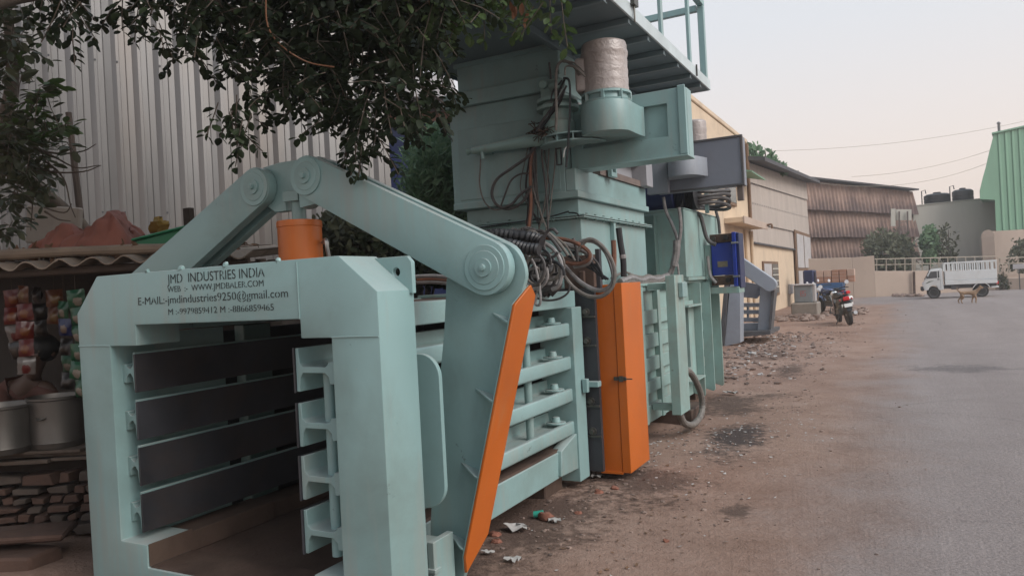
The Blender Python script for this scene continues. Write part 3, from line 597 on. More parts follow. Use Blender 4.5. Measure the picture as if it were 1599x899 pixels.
hose([(905, 118), (896, 104), (880, 95), (870, 106), (868, 140), (869, 178), (868, 204)], .012, 'hose_grey', Y=5.3)
hose([(912, 112), (896, 98), (880, 97)], .007, 'hose_grey', Y=5.28); hose([(914, 120), (898, 106), (884, 104), (882, 118)], .007, 'hose_grey', Y=5.28)
hose([(858, 98), (861, 140), (858, 170), (850, 195), (840, 210)], .01, 'hose_dark', Y=5.48)
hose([(880, 122), (889, 128), (890, 170), (888, 215), (886, 240), (884, 262)], .009, 'hose_black', Y=5.3)
hose([(878, 152), (868, 168), (855, 188), (842, 204)], .012, 'hose_dark', Y=5.40); hose([(872, 148), (862, 166), (846, 190), (836, 206)], .01, 'hose_dark', Y=5.42)
hose([(888, 226), (882, 234), (880, 246)], .005, 'white_plastic', Y=5.3)
hose([(888, 330), (860, 338), (820, 345), (780, 351), (735, 357)], .006, 'hose_black', Y=5.62); hose([(888, 332), (900, 333, 5.62), (905, 338)], .006, 'hose_black', Y=5.62)
rnd = random.Random(41)
for i in range(9):
    x0, y0 = 836+rnd.uniform(-8, 26), 206+rnd.uniform(-4, 8); xm = x0+rnd.uniform(-14, 10); x1 = 826+rnd.uniform(-6, 30)
    hose([(x0, y0), (xm, 250+rnd.uniform(-12, 12)), (xm+rnd.uniform(-8, 8), 300), (x1, 352+rnd.uniform(-6, 10))], rnd.uniform(.004, .009), rnd.choice(['hose_black', 'hose_dark', 'hose_grey']), Y=5.49+.008*i)
for i in range(5):
    hose([(884+rnd.uniform(-10, 6), 130+rnd.uniform(-10, 24)), (868+rnd.uniform(-6, 6), 150+rnd.uniform(-8, 14)), (856+rnd.uniform(-6, 6), 180), (842+rnd.uniform(-6, 6), 206)], rnd.uniform(.006, .01), rnd.choice(['hose_black', 'hose_dark']), Y=5.34)
# hose pile on the chamber roof
hose([(748, 370), (775, 367), (800, 369), (830, 372), (846, 378)], .037, 'hose_black', Y=4.1, n=10, ring=(1.22, 2), sub=7, name='spiral_wrapped_hose')
hose([(770, 378), (800, 383), (820, 388), (842, 390)], .034, 'hose_black', Y=4.0, n=10, ring=(1.22, 2), sub=7, name='spiral_wrapped_hose')
hose([(800, 360), (812, 362), (822, 358), (836, 362)], .02, 'hose_dark', Y=4.85, n=8, ring=(1.25, 2), name='spiral_wrapped_hose')
rnd = random.Random(11)
for i in range(9):
    cx_, cy_ = 846+rnd.gauss(0, 9), 425+rnd.gauss(0, 7); a0 = rnd.uniform(0, 6.28); rx, ry = rnd.uniform(12, 30), rnd.uniform(14, 32)
    pts = [(cx_+rx*math.cos(a0+t*.62), cy_+ry*math.sin(a0+t*.62)) for t in range(rnd.randint(6, 10))]
    hose(pts, rnd.uniform(.009, .015), rnd.choice(['hose_grey', 'hose_wrap', 'hose_dark', 'hose_wrap']), Y=4.3+.05*i, name='coiled_hose')
b = MB().blob(at(855, 436, Y=4.6), .10, 14, 10, .2, rnd, (1.0, 1, 1.1)); obj('hose_wrapping', b, 'hose_dark', K, ang=70)
for i in range(16):
    cx_, cy_ = 850+rnd.gauss(0, 14), 418+rnd.gauss(0, 14); a0 = rnd.uniform(0, 6.28); rx, ry = rnd.uniform(10, 34), rnd.uniform(12, 30)
    hose([(cx_+rx*math.cos(a0+t*.6), cy_+ry*math.sin(a0+t*.6)) for t in range(rnd.randint(4, 9))], rnd.uniform(.006, .011), rnd.choice(['hose_dark', 'hose_black', 'hose_wrap', 'hose_grey']), Y=4.15+.03*i, name='coiled_hose')
for i in range(7):
    x0 = 780+i*11; hose([(x0, 362+rnd.uniform(-3, 10)), (x0+20, 366+rnd.uniform(-6, 8)), (x0+38, 376+rnd.uniform(-6, 14)), (x0+52, 392+rnd.uniform(-4, 18))], rnd.uniform(.008, .014), rnd.choice(['hose_black', 'hose_dark', 'hose_grey']), Y=4.5+.04*i)
for i in range(6):
    hose([(890+rnd.uniform(-10, 10), 395+rnd.uniform(-12, 8)), (912, 404+rnd.uniform(-14, 14)), (930+rnd.uniform(-4, 4), 420+rnd.uniform(-12, 10)), (945+rnd.uniform(-6, 6), 436)], rnd.uniform(.006, .01), rnd.choice(['hose_black', 'hose_dark']), Y=4.95)
hose([(806, 396), (822, 398), (834, 412), (841, 440), (844, 465), (842, 476), (836, 474), (838, 460)], .009, 'hose_wrap', Y=4.2)
hose([(832, 371), (858, 372), (882, 374), (905, 382), (920, 394), (918, 406), (903, 412), (884, 410)], .014, 'hose_rust', Y=4.75)
hose([(868, 378), (892, 385), (912, 392), (922, 400), (916, 411), (896, 415)], .02, 'hose_wrap', Y=4.85)
hose([(898, 384), (912, 376), (930, 378), (946, 394), (956, 420), (957, 440), (945, 452), (928, 452), (906, 440), (886, 420), (872, 402)], .016, 'hose_wrap', Y=4.85)
hose([(903, 390), (918, 374), (936, 380), (952, 400), (960, 424), (956, 448), (940, 462), (918, 462), (895, 448), (876, 424)], .014, 'hose_grey', Y=4.75)
hose([(834, 376), (858, 384), (872, 400), (878, 424), (872, 446), (862, 452)], .014, 'hose_wrap', Y=4.4)
hose([(895, 372), (900, 388), (902, 408)], .012, 'hose_dark', Y=4.8)
mb_ = obj('manifold_block', MB().box(-2.30, -2.05, 5.22, 5.29, 1.47, 1.72).box(-2.16, -2.12, 5.19, 5.22, 1.5, 1.6), 'rust_steel', K, bevel=.006)
obj('manifold_plate', MB().box(-2.05, -2.02, 5.26, 5.31, 1.44, 1.76), 'bare_steel', mb_)
hose([(958, 375), (959, 400), (958, 430)], .02, 'hose_rust', Y=5.4, name='rusty_rod'); hose([(966, 356), (969, 380), (973, 405), (974, 432)], .026, 'hose_black', Y=5.7, name='sleeved_cable'); hose([(972, 398), (973, 404)], .029, 'hose_wrap', Y=5.7, name='cable_tie', sub=1)
for k, (dy, r) in enumerate(((0, .03), (6, .026), (-4, .014))):
    hose([(968, 440+dy*.5), (985, 434+dy), (1000, 438+dy), (1012, 434+dy), (1025, 436+dy*.8), (1042, 430+dy*.5)], r, 'hose_wrap' if k == 0 else 'hose_grey', X=-2.2)
hose([(955, 434), (975, 425), (990, 430), (1010, 433), (1030, 430)], .012, 'hose_grey', X=-2.25)
for x0, y0 in ((650, 432), (652, 437), (648, 441)): hose([(x0, y0), (x0+25, y0-1), (x0+55, y0+1)], .012, 'hose_rust' if y0 == 437 else 'hose_wrap', Y=3.6)
# ---- oil tank, cooler, blue motor
tk = blk('oil_tank', -3.4, -2.15, 8.30, 10.15, 1.52, 2.285, 'mint_dusty')
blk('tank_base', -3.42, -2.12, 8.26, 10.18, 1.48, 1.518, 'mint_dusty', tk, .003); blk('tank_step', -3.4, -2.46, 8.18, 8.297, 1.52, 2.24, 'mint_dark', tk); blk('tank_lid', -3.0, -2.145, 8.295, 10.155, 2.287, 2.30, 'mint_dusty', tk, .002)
cl = obj('oil_cooler', MB().box(-2.06, -1.80, 9.16, 9.34, 1.52, 1.915), 'blue_paint', K, bevel=.006, label='blue oil cooler with rusty port blocks')
for z0, z1 in ((1.40, 1.515), (1.92, 2.02)):
    pb_ = obj('port_block', MB().box(-2.07, -1.80, 9.15, 9.34, z0, z1), 'rust_steel', cl, bevel=.004)
    for x in (-2.02, -1.87): obj('port', MB().cyl((x, 9.16, (z0+z1)/2), (x, 9.12, (z0+z1)/2), .03, n=14).cyl((x, 9.125, (z0+z1)/2), (x, 9.115, (z0+z1)/2), .02, n=10), 'dark_gap' if x > -2 else 'grease_steel', pb_)
obj('cooler_frame', MB().box(-1.797, -1.755, 9.10, 9.42, 1.38, 2.03), 'blue_paint', cl, bevel=.004); obj('cooler_end', MB().box(-1.752, -1.72, 9.14, 9.42, 1.36, 2.02), 'dark_blue_paint', cl, bevel=.004)
obj('name_plate', MB().box(-1.99, -1.87, 9.154, 9.159, 1.62, 1.69), 'name_plate', cl)
for z in (1.5, 1.9): obj('tie_bolt', MB().cyl((-1.80, 9.08, z), (-1.72, 9.08, z), .013, n=8), 'shiny_steel', cl)
obj('cooler_bracket', MB().box(-2.25, -1.74, 9.12, 9.44, 1.30, 1.375), 'mint_dusty', K, bevel=.004); obj('cooler_back', MB().box(-2.145, -2.07, 9.18, 9.32, 1.39, 1.9), 'mint_dusty', cl)
hose([(1083, 330), (1093, 336), (1098, 352), (1103, 370), (1110, 379), (1118, 382)], .024, 'hose_dark', Y=8.95, n=9); hose([(1105, 400), (1107, 420), (1110, 432), (1118, 442)], .02, 'hose_wrap', Y=9.05)
bm_ = MB().lathe([(.05, -.42), (.18, -.42), (.235, -.36), (.235, .26), (.2, .28), (.2, .40), (.08, .42)], (0, 0, 0), 28, 'x'); bm_.xform(Matrix.Translation((-2.60, 8.75, 2.52)))
em = obj('electric_motor', bm_, 'dark_blue_paint', K, ang=40, label='dark blue electric motor on top of the oil tank')
for i in range(14): 
    x = -2.32+i*.017; obj('cooling_fin', MB().lathe([(.2, 0), (.215, 0), (.215, .006), (.2, .006)], (x, 8.75, 2.52), 20, 'x'), 'black_plastic', em)
hose([(1060, 302), (1066, 314), (1062, 328)], .02, 'hose_black', Y=8.6)
for k in range(4):
    c = (-2.12+.012*k, 9.2, 2.50-.055*k+.03); rx, ry = .30-.015*k, .42
    b = MB().tube([(c[0]+rx*math.cos(t*.5236), c[1]+ry*math.sin(t*.5236), c[2]+.02*math.sin(t*1.1+k)) for t in range(0, 13)], .022, 8, 4); obj('coiled_hose', b, 'hose_dark', K)
b = MB().box(-2.14, -2.10, 9.3, 9.36, 2.3, 2.62).box(-2.3, -2.0, 9.28, 9.38, 2.42, 2.45); obj('hose_stand', b, 'mint_dusty', K)
hose([(1120, 316), (1118, 328), (1122, 345), (1124, 365)], .02, 'hose_dark', Y=9.9)
hose([(1036, 308), (1040, 330), (1050, 352), (1058, 378), (1055, 405), (1049, 428)], .018, 'hose_wrap', Y=8.12); hose([(1060, 324), (1063, 350), (1061, 375), (1055, 402), (1046, 424), (1040, 440)], .02, 'hose_wrap', Y=8.08)
hose([(1057, 375), (1056, 395), (1052, 415)], .042, 'hose_wrap', Y=8.08, n=9, name='film_bandage'); hose([(1058, 412), (1060, 430), (1060, 438)], .012, 'hose_wrap', Y=8.1)
# ---- platform
dk = blk('platform_deck', -3.60, -1.735, 3.4, 7.99, 3.49, 3.56, 'deck_paint', bv=.003)  # front overhang lengthened out of view to shade the hopper
blk('deck_edge', -1.733, -1.715, 3.39, 8.0, 3.48, 3.585, 'deck_edge', dk, .003); blk('deck_edge', -3.6, -1.735, 7.992, 8.01, 3.48, 3.585, 'deck_edge', dk, .003); blk('deck_edge', -3.615, -3.602, 3.39, 8.0, 3.46, 3.585, 'deck_paint', dk, .003)
for i, y in enumerate((3.5, 3.95, 4.4, 4.9, 5.42, 5.9, 6.35, 6.8, 7.25, 7.65)):
    b = MB().box(-2.40, -1.74, y-.02, y+.02, 3.445, 3.489).box(-2.40, -1.74, y+.02, y+.05, 3.445, 3.452); obj('joist', b, 'deck_paint', dk, bevel=.002)
blk('deck_beam', -2.46, -2.405, 3.45, 7.95, 3.43, 3.489, 'deck_paint', dk, .003)
for y in (3.5, 4.4, 5.35, 6.32, 7.29): obj('rail_post', MB().box(-1.765, -1.735, y-.03, y+.03, 3.56, 4.37), 'mint_paint', dk, bevel=.003)
obj('rail_post', MB().box(-1.80, -1.735, 7.93, 7.99, 3.56, 4.37), 'mint_paint', dk, bevel=.003)
obj('rail_post', MB().box(-3.58, -3.53, 5.15, 5.2, 3.56, 4.37), 'mint_paint', dk, bevel=.003); obj('rail_post', MB().box(-3.58, -3.53, 7.9, 7.96, 3.56, 4.37), 'mint_paint', dk, bevel=.003)
obj('handrail', MB().box(-1.80, -1.735, 3.46, 7.99, 4.372, 4.43), 'mint_paint', dk, bevel=.003); obj('handrail', MB().box(-3.58, -1.81, 7.93, 7.99, 4.32, 4.385), 'mint_paint', dk, bevel=.003); obj('handrail', MB().box(-3.58, -3.53, 3.46, 7.9, 4.372, 4.43), 'mint_paint', dk, bevel=.003)
p = at(990, 10, X=-1.70); b = MB().box(-1.712, -1.68, p.y-.05, p.y+.05, 3.57, 3.64).cyl((-1.70, p.y, 3.45), (-1.70, p.y, 3.6), .008, n=6); obj('clamp', b, 'grease_steel', dk)
p = at(1083, 103, X=-1.71); obj('clamp', MB().box(-1.713, -1.70, p.y+.1, p.y+.12, 3.49, 3.6), 'grease_steel', dk)

# ================================================================== second, grey press
mat('cream_wall', (.60, .47, .34), .85, var=.07, vs=1.2, dirt=(.3, .23, .17), dirt_amt=.45, dirt_scale=.9, bump=.1, bs=30)
mat('asbestos', (.40, .345, .305), .9, var=.08, vs=1.5, dirt=(.24, .2, .18), dirt_amt=.5, dirt_scale=.6, bump=.1, stretch=(1, 1, .4))
mat('roof_dark', (.06, .058, .065), .7, var=.2)
mat('rust_cladding', (.33, .22, .175), .85, var=.15, vs=.8, dirt=(.11, .07, .06), dirt_amt=.8, dirt_scale=.5, bump=.1, stretch=(2.5, 2.5, .5))
mat('grey_render', (.43, .41, .36), .9, var=.06, vs=.4, dirt=(.19, .18, .165), dirt_amt=.5, dirt_scale=.3, stretch=(1, 1, .4))
mat('green_cladding', (.15, .295, .195), .55, var=.06, vs=.7, dirt=(.11, .2, .14), dirt_amt=.5, dirt_scale=.5, stretch=(2, 2, .3))
mat('pale_wall', (.42, .33, .27), .9, var=.07, vs=.6, dirt=(.3, .23, .19), dirt_amt=.6, dirt_scale=.5, stretch=(1, 1, .5))
mat('fence_paint', (.36, .31, .25), .7, var=.15)
mat('dark_wood', (.06, .042, .032), .8, var=.3)
mat('brown_frame', (.17, .1, .06), .75, var=.2)
mat('window_glass', (.09, .1, .095), .15, var=.15, spec=.6)
mat('pale_panel', (.44, .42, .42), .6, var=.1, dirt=(.3, .27, .25), dirt_amt=.6, dirt_scale=1)
mat('concrete', (.24, .21, .18), .95, var=.15, dirt=(.14, .11, .09), dirt_amt=.6, bump=.3)
mat('cabinet_grey', (.20, .225, .24), .5, var=.08, dirt=(.15, .14, .13), dirt_amt=.4)
mat('sign_red', (.40, .09, .09), .6, var=.1)
g2 = thing('baling_press', 'grey baling press standing farther back along the verge, behind the mint green one', 'baling press', (-3.6, 15.0, 0))
G = g2
blk('body_shell', -5.3, -3.55, 11.2, 16.3, .15, 1.45, 'grey_paint', G)
q = lambda x, y, Y: tuple(at(x, y, Y=Y).xz)
def pprism(pts, y0, y1, off=0): return MB().prism([q(x, y, y0) for x, y in pts], 'y', y0, y1)
obj('front_pillar', pprism([(1140, 440), (1156, 440), (1156, 535), (1131, 541)], 16.4, 16.8), 'grey_light_paint', G, bevel=.008)
obj('pillar_edge', pprism([(1134, 410), (1139.6, 410), (1130.6, 541), (1122, 545)], 16.35, 16.9), 'grey_rim', G, bevel=.005)
a_, c_ = q(1130, 394, 17.25), q(1203, 444, 17.25)
obj('linkage_arm', MB().prism(capsule(a_, c_, .15, .151, 10), 'y', 17.1, 17.3), 'grey_light_paint', G, bevel=.01)
obj('arm_web', pprism([(1187, 446), (1209, 446), (1201, 521), (1183, 517)], 17.4, 17.5), 'grey_light_paint', G, bevel=.006)
obj('edge_flange', pprism([(1205, 450), (1210, 452), (1203, 521), (1199, 521)], 17.3, 17.7), 'grey_rim', G, bevel=.004)
obj('saddle_plate', pprism([(1150, 438), (1198, 446), (1182, 466), (1150, 463)], 17.5, 17.56), 'grey_paint', G, bevel=.005)
for y in (477, 488, 500): obj('side_beam', pprism([(1146, y-4), (1186, y-4), (1186, y+2.2), (1146, y+2.2)], 17.6, 17.7), 'grey_light_paint', G, bevel=.004)
obj('tie_bar', pprism([(1166, 474), (1169, 474), (1169, 500), (1166, 500)], 17.71, 17.78), 'grey_light_paint', G)
obj('bottom_beam', pprism([(1146, 506), (1190, 504), (1190, 516), (1146, 520)], 17.6, 17.9), 'grey_light_paint', G, bevel=.006)
obj('floor_plate', pprism([(1146, 519), (1203, 516), (1203, 522), (1146, 527)], 17.0, 18.4), 'grey_rim', G)

def streaks():
    """soot and rust run-off along the lower part of each tier, broken up by the corrugations"""
    m = MATS['rust_cladding']; n = m.node_tree; b = n.nodes['Principled BSDF']; src = b.inputs['Base Color'].links[0].from_socket
    t = n.nodes.new('ShaderNodeTexCoord'); sp = n.nodes.new('ShaderNodeSeparateXYZ'); n.links.new(t.outputs['Generated'], sp.inputs[0])
    mp = n.nodes.new('ShaderNodeMapping'); mp.inputs['Scale'].default_value = (60, 60, 2); n.links.new(t.outputs['Generated'], mp.inputs[0]); w = noise(n, mp.outputs[0], 1, 4, .6)
    w2 = noise(n, t.outputs['Generated'], 5, 3)
    a = n.nodes.new('ShaderNodeMath'); a.operation = 'MULTIPLY_ADD'; a.inputs[1].default_value = .55; n.links.new(w.outputs['Fac'], a.inputs[0]); n.links.new(sp.outputs[2], a.inputs[2])
    a2 = n.nodes.new('ShaderNodeMath'); a2.operation = 'MULTIPLY_ADD'; a2.inputs[1].default_value = .5; n.links.new(w2.outputs['Fac'], a2.inputs[0]); n.links.new(a.outputs[0], a2.inputs[2])
    r = ramp(n, [(.72, (.75, .75, .75)), (1.0, (0, 0, 0))]); n.links.new(a2.outputs[0], r.inputs[0])
    n.links.new(mixc(n, r.outputs[0], src, (.10, .07, .07)), b.inputs['Base Color'])
streaks()

# ================================================================== cream building and sheet-clad warehouse
cb = thing('cream_building', 'flat topped cream building with narrow canopy beside the sheet clad warehouse', 'building', (-8, 23, 0))
blk('wall', -13, -4.70, 17.5, 27.18, -.05, 6.15, 'cream_wall', cb, .02); blk('parapet', -13.05, -4.66, 17.45, 27.2, 6.152, 6.30, 'cream_wall', cb, .02)
blk('canopy', -4.698, -4.15, 22.8, 27.1, 3.10, 3.26, 'cream_wall', cb, .01); blk('canopy_edge', -4.14, -4.10, 22.8, 27.1, 3.06, 3.28, 'pale_wall', cb, .005)
wd = blk('window', -4.698, -4.62, 23.2, 24.55, 3.72, 5.0, 'brown_frame', cb, .01); blk('pane', -4.618, -4.612, 23.3, 24.45, 3.82, 4.9, 'window_glass', wd, 0)
b = MB().prism([(-4.699, 4.95), (-4.05, 4.78), (-4.05, 4.74), (-4.699, 4.90)], 'y', 24.2, 26.8); obj('awning', b, 'green_cladding', cb)
for y, z0, z1 in ((26.95, .0, 3.05), (26.95, 3.3, 6.1), (25.9, 0, 3.05)): obj('drain_pipe', MB().cyl((-4.64, y, z0), (-4.64, y, z1), .06, n=10), 'brown_frame' if y > 26.5 and z0 > 1 else 'cream_wall', cb)
obj('tap', MB().tube([(-4.1, 26.9, 3.2), (-3.95, 26.9, 3.22), (-3.93, 26.9, 3.08)], .035, 7), 'brown_frame', cb)
wh = thing('warehouse', 'warehouse with pale corrugated upper cladding over a cream wall and dark sloping eave', 'building', (-8, 36, 0))
blk('wall', -13, -4.72, 27.22, 45.5, -.05, 2.70, 'cream_wall', wh, .02)
def zr(y): return 5.49+(y-27.22)*(6.62-5.49)/18.28
rows = 4
for r_ in range(rows):
    b = MB(); N = 74
    for i in range(N+1):
        pass
    ys_ = [27.24+i*18.24/N for i in range(N+1)]; vs = []
    for i, y in enumerate(ys_):
        z0 = 2.66+(zr(y)-2.66)*r_/rows; z1 = 2.66+(zr(y)-2.66)*(r_+1)/rows+(.06 if r_ < rows-1 else 0)
        x = -4.70+.03*(rows-1-r_)*0+(.035 if i % 2 else 0)
        vs += [(x+.03*(1 if r_ % 2 else 0)+.028, y, z0), (x+.03*(1 if r_ % 2 else 0), y, z1)]
    b.add(vs, [(2*i, 2*i+2, 2*i+3, 2*i+1) for i in range(N)])
    vs2 = [(x-.012, y, z) for x, y, z in vs]; b.add(vs2, [(2*i, 2*i+1, 2*i+3, 2*i+2) for i in range(N)])
    obj('cladding_row', b, 'asbestos', wh, smooth=False)
    b = MB()
    for i in range(1, N, 2): b.add([(-4.62, ys_[i]-.04, 0), (-4.62, ys_[i]+.04, 0), (-4.62, ys_[i]+.04, .06), (-4.62, ys_[i]-.04, .06)], [(0, 1, 2, 3)]); b.v[-4:] = [(x, y, z+2.66+(zr(y)-2.66)*(r_+.93)/rows) for x, y, z in b.v[-4:]]
    if r_ < rows-1:
        bo = obj('bolt_row', b, 'roof_dark', wh); 
b = MB().hexa([(-4.05, 26.9, zr(26.9)-.04), (-13, 26.9, zr(26.9)+1.5), (-13, 26.9, zr(26.9)+1.62), (-4.05, 26.9, zr(26.9)+.10)], [(-4.05, 46.8, zr(46.8)-.06), (-13, 46.8, zr(46.8)+1.5), (-13, 46.8, zr(46.8)+1.62), (-4.05, 46.8, zr(46.8)+.10)]); obj('roof', b, 'roof_dark', wh)
blk('fill', -12.9, -4.76, 27.24, 45.48, 2.702, 5.4, 'asbestos', wh, 0)
blk('drip_edge', -4.66, -4.60, 27.24, 45.5, 2.62, 2.68, 'roof_dark', wh, 0)
wn = blk('window', -4.718, -4.66, 29.3, 33.1, .62, 2.02, 'brown_frame', wh, .01)
blk('pane', -4.658, -4.65, 29.45, 31.2, .72, 1.92, 'pale_panel', wn, 0); blk('pane', -4.658, -4.65, 31.4, 32.95, .72, 1.92, 'window_glass', wn, 0)
for z in (.95, 1.2, 1.45, 1.7): blk('grille_bar', -4.649, -4.64, 31.4, 32.95, z, z+.05, 'grey_render', wn, 0)
blk('meter_box', -4.718, -4.6, 36.2, 37.1, .55, 1.0, 'pale_panel', wh, .01)
dr = blk('door', -4.66, -4.58, 38.6, 45.3, .0, 3.62, 'brown_frame', wh, .01)
blk('door_panel', -4.578, -4.55, 39.0, 41.6, 1.75, 3.45, 'pale_panel', dr, .01); blk('door_panel', -4.578, -4.55, 42.0, 45.0, 1.75, 3.45, 'pale_panel', dr, .01); blk('door_panel', -4.578, -4.56, 41.6, 44.9, .1, 1.60, 'grey_render', dr, .01); blk('door_panel', -4.578, -4.55, 39.0, 41.0, .1, 1.60, 'pale_panel', dr, .01)
# cabinet on its plinth
pl = obj('plinth', MB().box(-3.48, -2.62, 27.1, 28.2, -.02, .47), 'concrete', bevel=.04, loc=(-3, 27.6, 0)); tag(pl, 'low rough concrete plinth under the grey electrical cabinet', 'plinth')
ec = thing('electrical_cabinet', 'grey electrical cabinet with a red mark on its door', 'cabinet', (-3.0, 27.6, .47))
blk('cabinet_body', -3.38, -2.80, 27.3, 27.9, .472, 1.06, 'cabinet_grey', ec, .01); blk('lid', -3.43, -2.72, 27.22, 27.98, 1.062, 1.11, 'pale_panel', ec, .01); blk('side_box', -2.798, -2.70, 27.35, 27.8, .5, 1.05, 'pale_panel', ec, .01)
cd = blk('door', -3.34, -2.84, 27.28, 27.298, .50, 1.03, 'cabinet_grey', ec, .005)
for x0, x1, z0, z1 in ((-3.17, -3.0, .86, .875), (-3.17, -3.155, .70, .86), (-3.17, -3.0, .775, .79), (-3.015, -3.0, .70, .775), (-3.15, -3.0, .70, .713), (-3.12, -3.06, .81, .835)): blk('red_mark', x0, x1, 27.274, 27.279, z0, z1, 'sign_red', cd, 0)

# ================================================================== far buildings
def local(origin, ang):
    return Matrix.Translation(Vector(origin)) @ Matrix.Rotation(ang, 4, 'Z')
AW = math.atan2(.466, .885)
bw = thing('rusty_warehouse', 'long brown warehouse clad in three overlapping tiers of stained rusty sheets', 'building', (-2.2, 53, 0))
MW = local((-5.1, 51.5, 0), AW)
tier = ((5.50, 7.42, 4.86, 6.36), (3.72, 5.62, 3.42, 5.0), (1.9, 3.85, 1.9, 3.58))     # bottom/top height at the left and right end
for z0l, z1l, z0r, z1r in tier:
    b = MB(); N = 76; vs = []
    for i in range(N+1):
        t = -.35+1.36*i/N; u = t*6.55; wv = (.05 if i % 2 else 0); tt = t
        z0 = z0l+(z0r-z0l)*tt; z1 = z1l+(z1r-z1l)*tt; un = u+(.12 if i == N else 0)
        vs += [(un, -.42+wv+.03*MN.noise((u, z0, 1)), z0+.06*MN.noise((u*.8, 0, z0l))), (u+(un-u)*.5, -.30+wv, z0+.35*(z1-z0)), (u, -.02+wv, z1)]
    fs = [(3*i+k, 3*i+3+k, 3*i+4+k, 3*i+1+k) for i in range(N) for k in (0, 1)]
    b.add(vs, fs); b.add([(x, y+.03, z) for x, y, z in vs], [f[::-1] for f in fs]); b.xform(MW); obj('cladding_tier', b, 'rust_cladding', bw, smooth=False)
b = MB().box(-2.2, 6.5, .06, 12, -.1, 6.2); b.xform(MW); obj('wall', b, 'roof_dark', bw)
b = MB().hexa([(-2.4, -.55, 7.86), (6.75, -.55, 6.36), (6.75, -.55, 6.46), (-2.4, -.55, 7.97)], [(-2.4, 12, 8.6), (6.75, 12, 7.4), (6.75, 12, 7.5), (-2.4, 12, 8.7)]); b.xform(MW); obj('roof', b, 'roof_dark', bw)
b = MB().box(-2.2, 2.2, -.2, .04, -.1, 1.9); b.xform(MW); obj('lower_wall', b, 'grey_render', bw)
b = MB().box(.0, 1.05, -.26, -.21, .8, 2.15); b.xform(MW); obj('doorway_shade', b, 'dark_blue_paint', bw)  # solid dark box; the shade of the opening is its colour
gbld = thing('grey_building', 'plain grey rendered building with two black tanks on its roof', 'building', (3, 56, 0))
MG = local((.72, 54.4, 0), AW)
b = MB().hexa([(0, 0, -.1), (5.5, 0, -.1), (5.5, 9, -.1), (0, 9, -.1)], [(0, 0, 5.38), (5.5, 0, 5.68), (5.5, 9, 5.68), (0, 9, 5.38)]); b.xform(MG); obj('wall', b, 'grey_render', gbld, bevel=.02)
b = MB().hexa([(-.05, -.05, 5.385), (5.55, -.05, 5.685), (5.55, .2, 5.685), (-.05, .2, 5.385)], [(-.05, -.05, 5.44), (5.55, -.05, 5.74), (5.55, .2, 5.74), (-.05, .2, 5.44)]); b.xform(MG); obj('coping', b, 'grey_render', gbld)
b = MB()
for u in (4.7, 5.1, 5.5): b.bar((u, .5, 5.7), (u, .5, 6.25), .04, .04)
b.bar((4.7, .5, 6.25), (5.5, .5, 6.25), .04, .04).bar((4.7, .5, 5.98), (5.5, .5, 5.98), .04, .04); b.xform(MG); obj('roof_railing', b, 'pale_panel', gbld)
for u, r, h, lab in ((2.35, .78, .62, 'black rooftop water tank with a bent pipe beside it'), (4.05, .62, .72, 'black rooftop water tank nearest the green shed')):
    c = MG @ Vector((u, 1.3, 0)); zb = 5.5+u*.055
    wt = thing('water_tank', lab, 'water tank', (c.x, c.y, zb), 'black tanks on the grey building')
    b = MB().lathe([(r*.97, 0), (r, .05), (r, .2), (r*.96, .23), (r, .26), (r, h*.8), (r*.8, h*.95), (r*.3, h), (r*.3, h+.08), (.05, h+.1)], (c.x, c.y, zb), 20); obj('tank_body', b, 'black_plastic', wt)
    b = MB().tube([(c.x-r-.1, c.y, zb), (c.x-r-.1, c.y, zb+h+.25), (c.x-r+.12, c.y, zb+h+.3), (c.x-r+.15, c.y, zb+h+.05)], .035, 7, 1); obj('pipe', b, 'grey_rim', wt)
gs = thing('green_shed', 'tall green corrugated shed with a curved side on a pale base wall', 'building', (8, 57, 0))
MS = local((4.75, 54.0, 0), AW) @ Matrix(((1, .70, 0, 0), (0, 1, 0, 0), (0, 0, 1, 0), (0, 0, 0, 1)))
def L2(px, py): 
    p = MS.inverted() @ at(px, py, D=46.0); return (p.x, p.z)
prof = [L2(1552, 212), L2(1549, 225), L2(1545, 240), L2(1540, 262), L2(1535, 280), L2(1531, 297), L2(1531, 312), L2(1554, 313), L2(1556, 361)]
b = MB().prism(prof+[(12, prof[-1][1]), (12, prof[0][1]+1.9), (5, prof[0][1]+1.05)], 'y', 0, 14); b.xform(MS); obj('end_wall', b, 'green_cladding', gs)
b = MB(); x0 = prof[0][0]+.05
for i in range(26):
    u = x0+.18+i*.42; zt = prof[0][1]+(u-prof[0][0])*.2-.05
    b.prism([(u, -.001), (u+.05, -.05), (u+.13, -.05), (u+.18, -.001)], 'z', prof[-1][1]+.02, zt)
b.xform(MS); obj('cladding_rib', b, 'green_cladding', gs)
b = MB().hexa([(prof[0][0]-.1, -.15, prof[0][1]), (12, -.15, prof[0][1]+1.93), (12, -.15, prof[0][1]+2.03), (prof[0][0]-.1, -.15, prof[0][1]+.09)], [(prof[0][0]-.1, 14, prof[0][1]), (12, 14, prof[0][1]+1.93), (12, 14, prof[0][1]+2.03), (prof[0][0]-.1, 14, prof[0][1]+.09)]); b.xform(MS); obj('roof_edge', b, 'green_cladding', gs)
p = L2(1560, 200); b = MB().cyl((p[0], .3, p[1]-.3), (p[0], .3, p[1]+.25), .09, n=10).cyl((p[0], .3, p[1]+.25), (p[0], .3, p[1]+.35), .15, .06, n=10); b.xform(MS); obj('vent', b, 'grey_rim', gs)
b = MB().box(prof[-1][0]-.4, 12, -.1, 13.9, -.1, prof[-1][1]-.01); b.xform(MS); obj('base_wall', b, 'pale_wall', gs, bevel=.02)
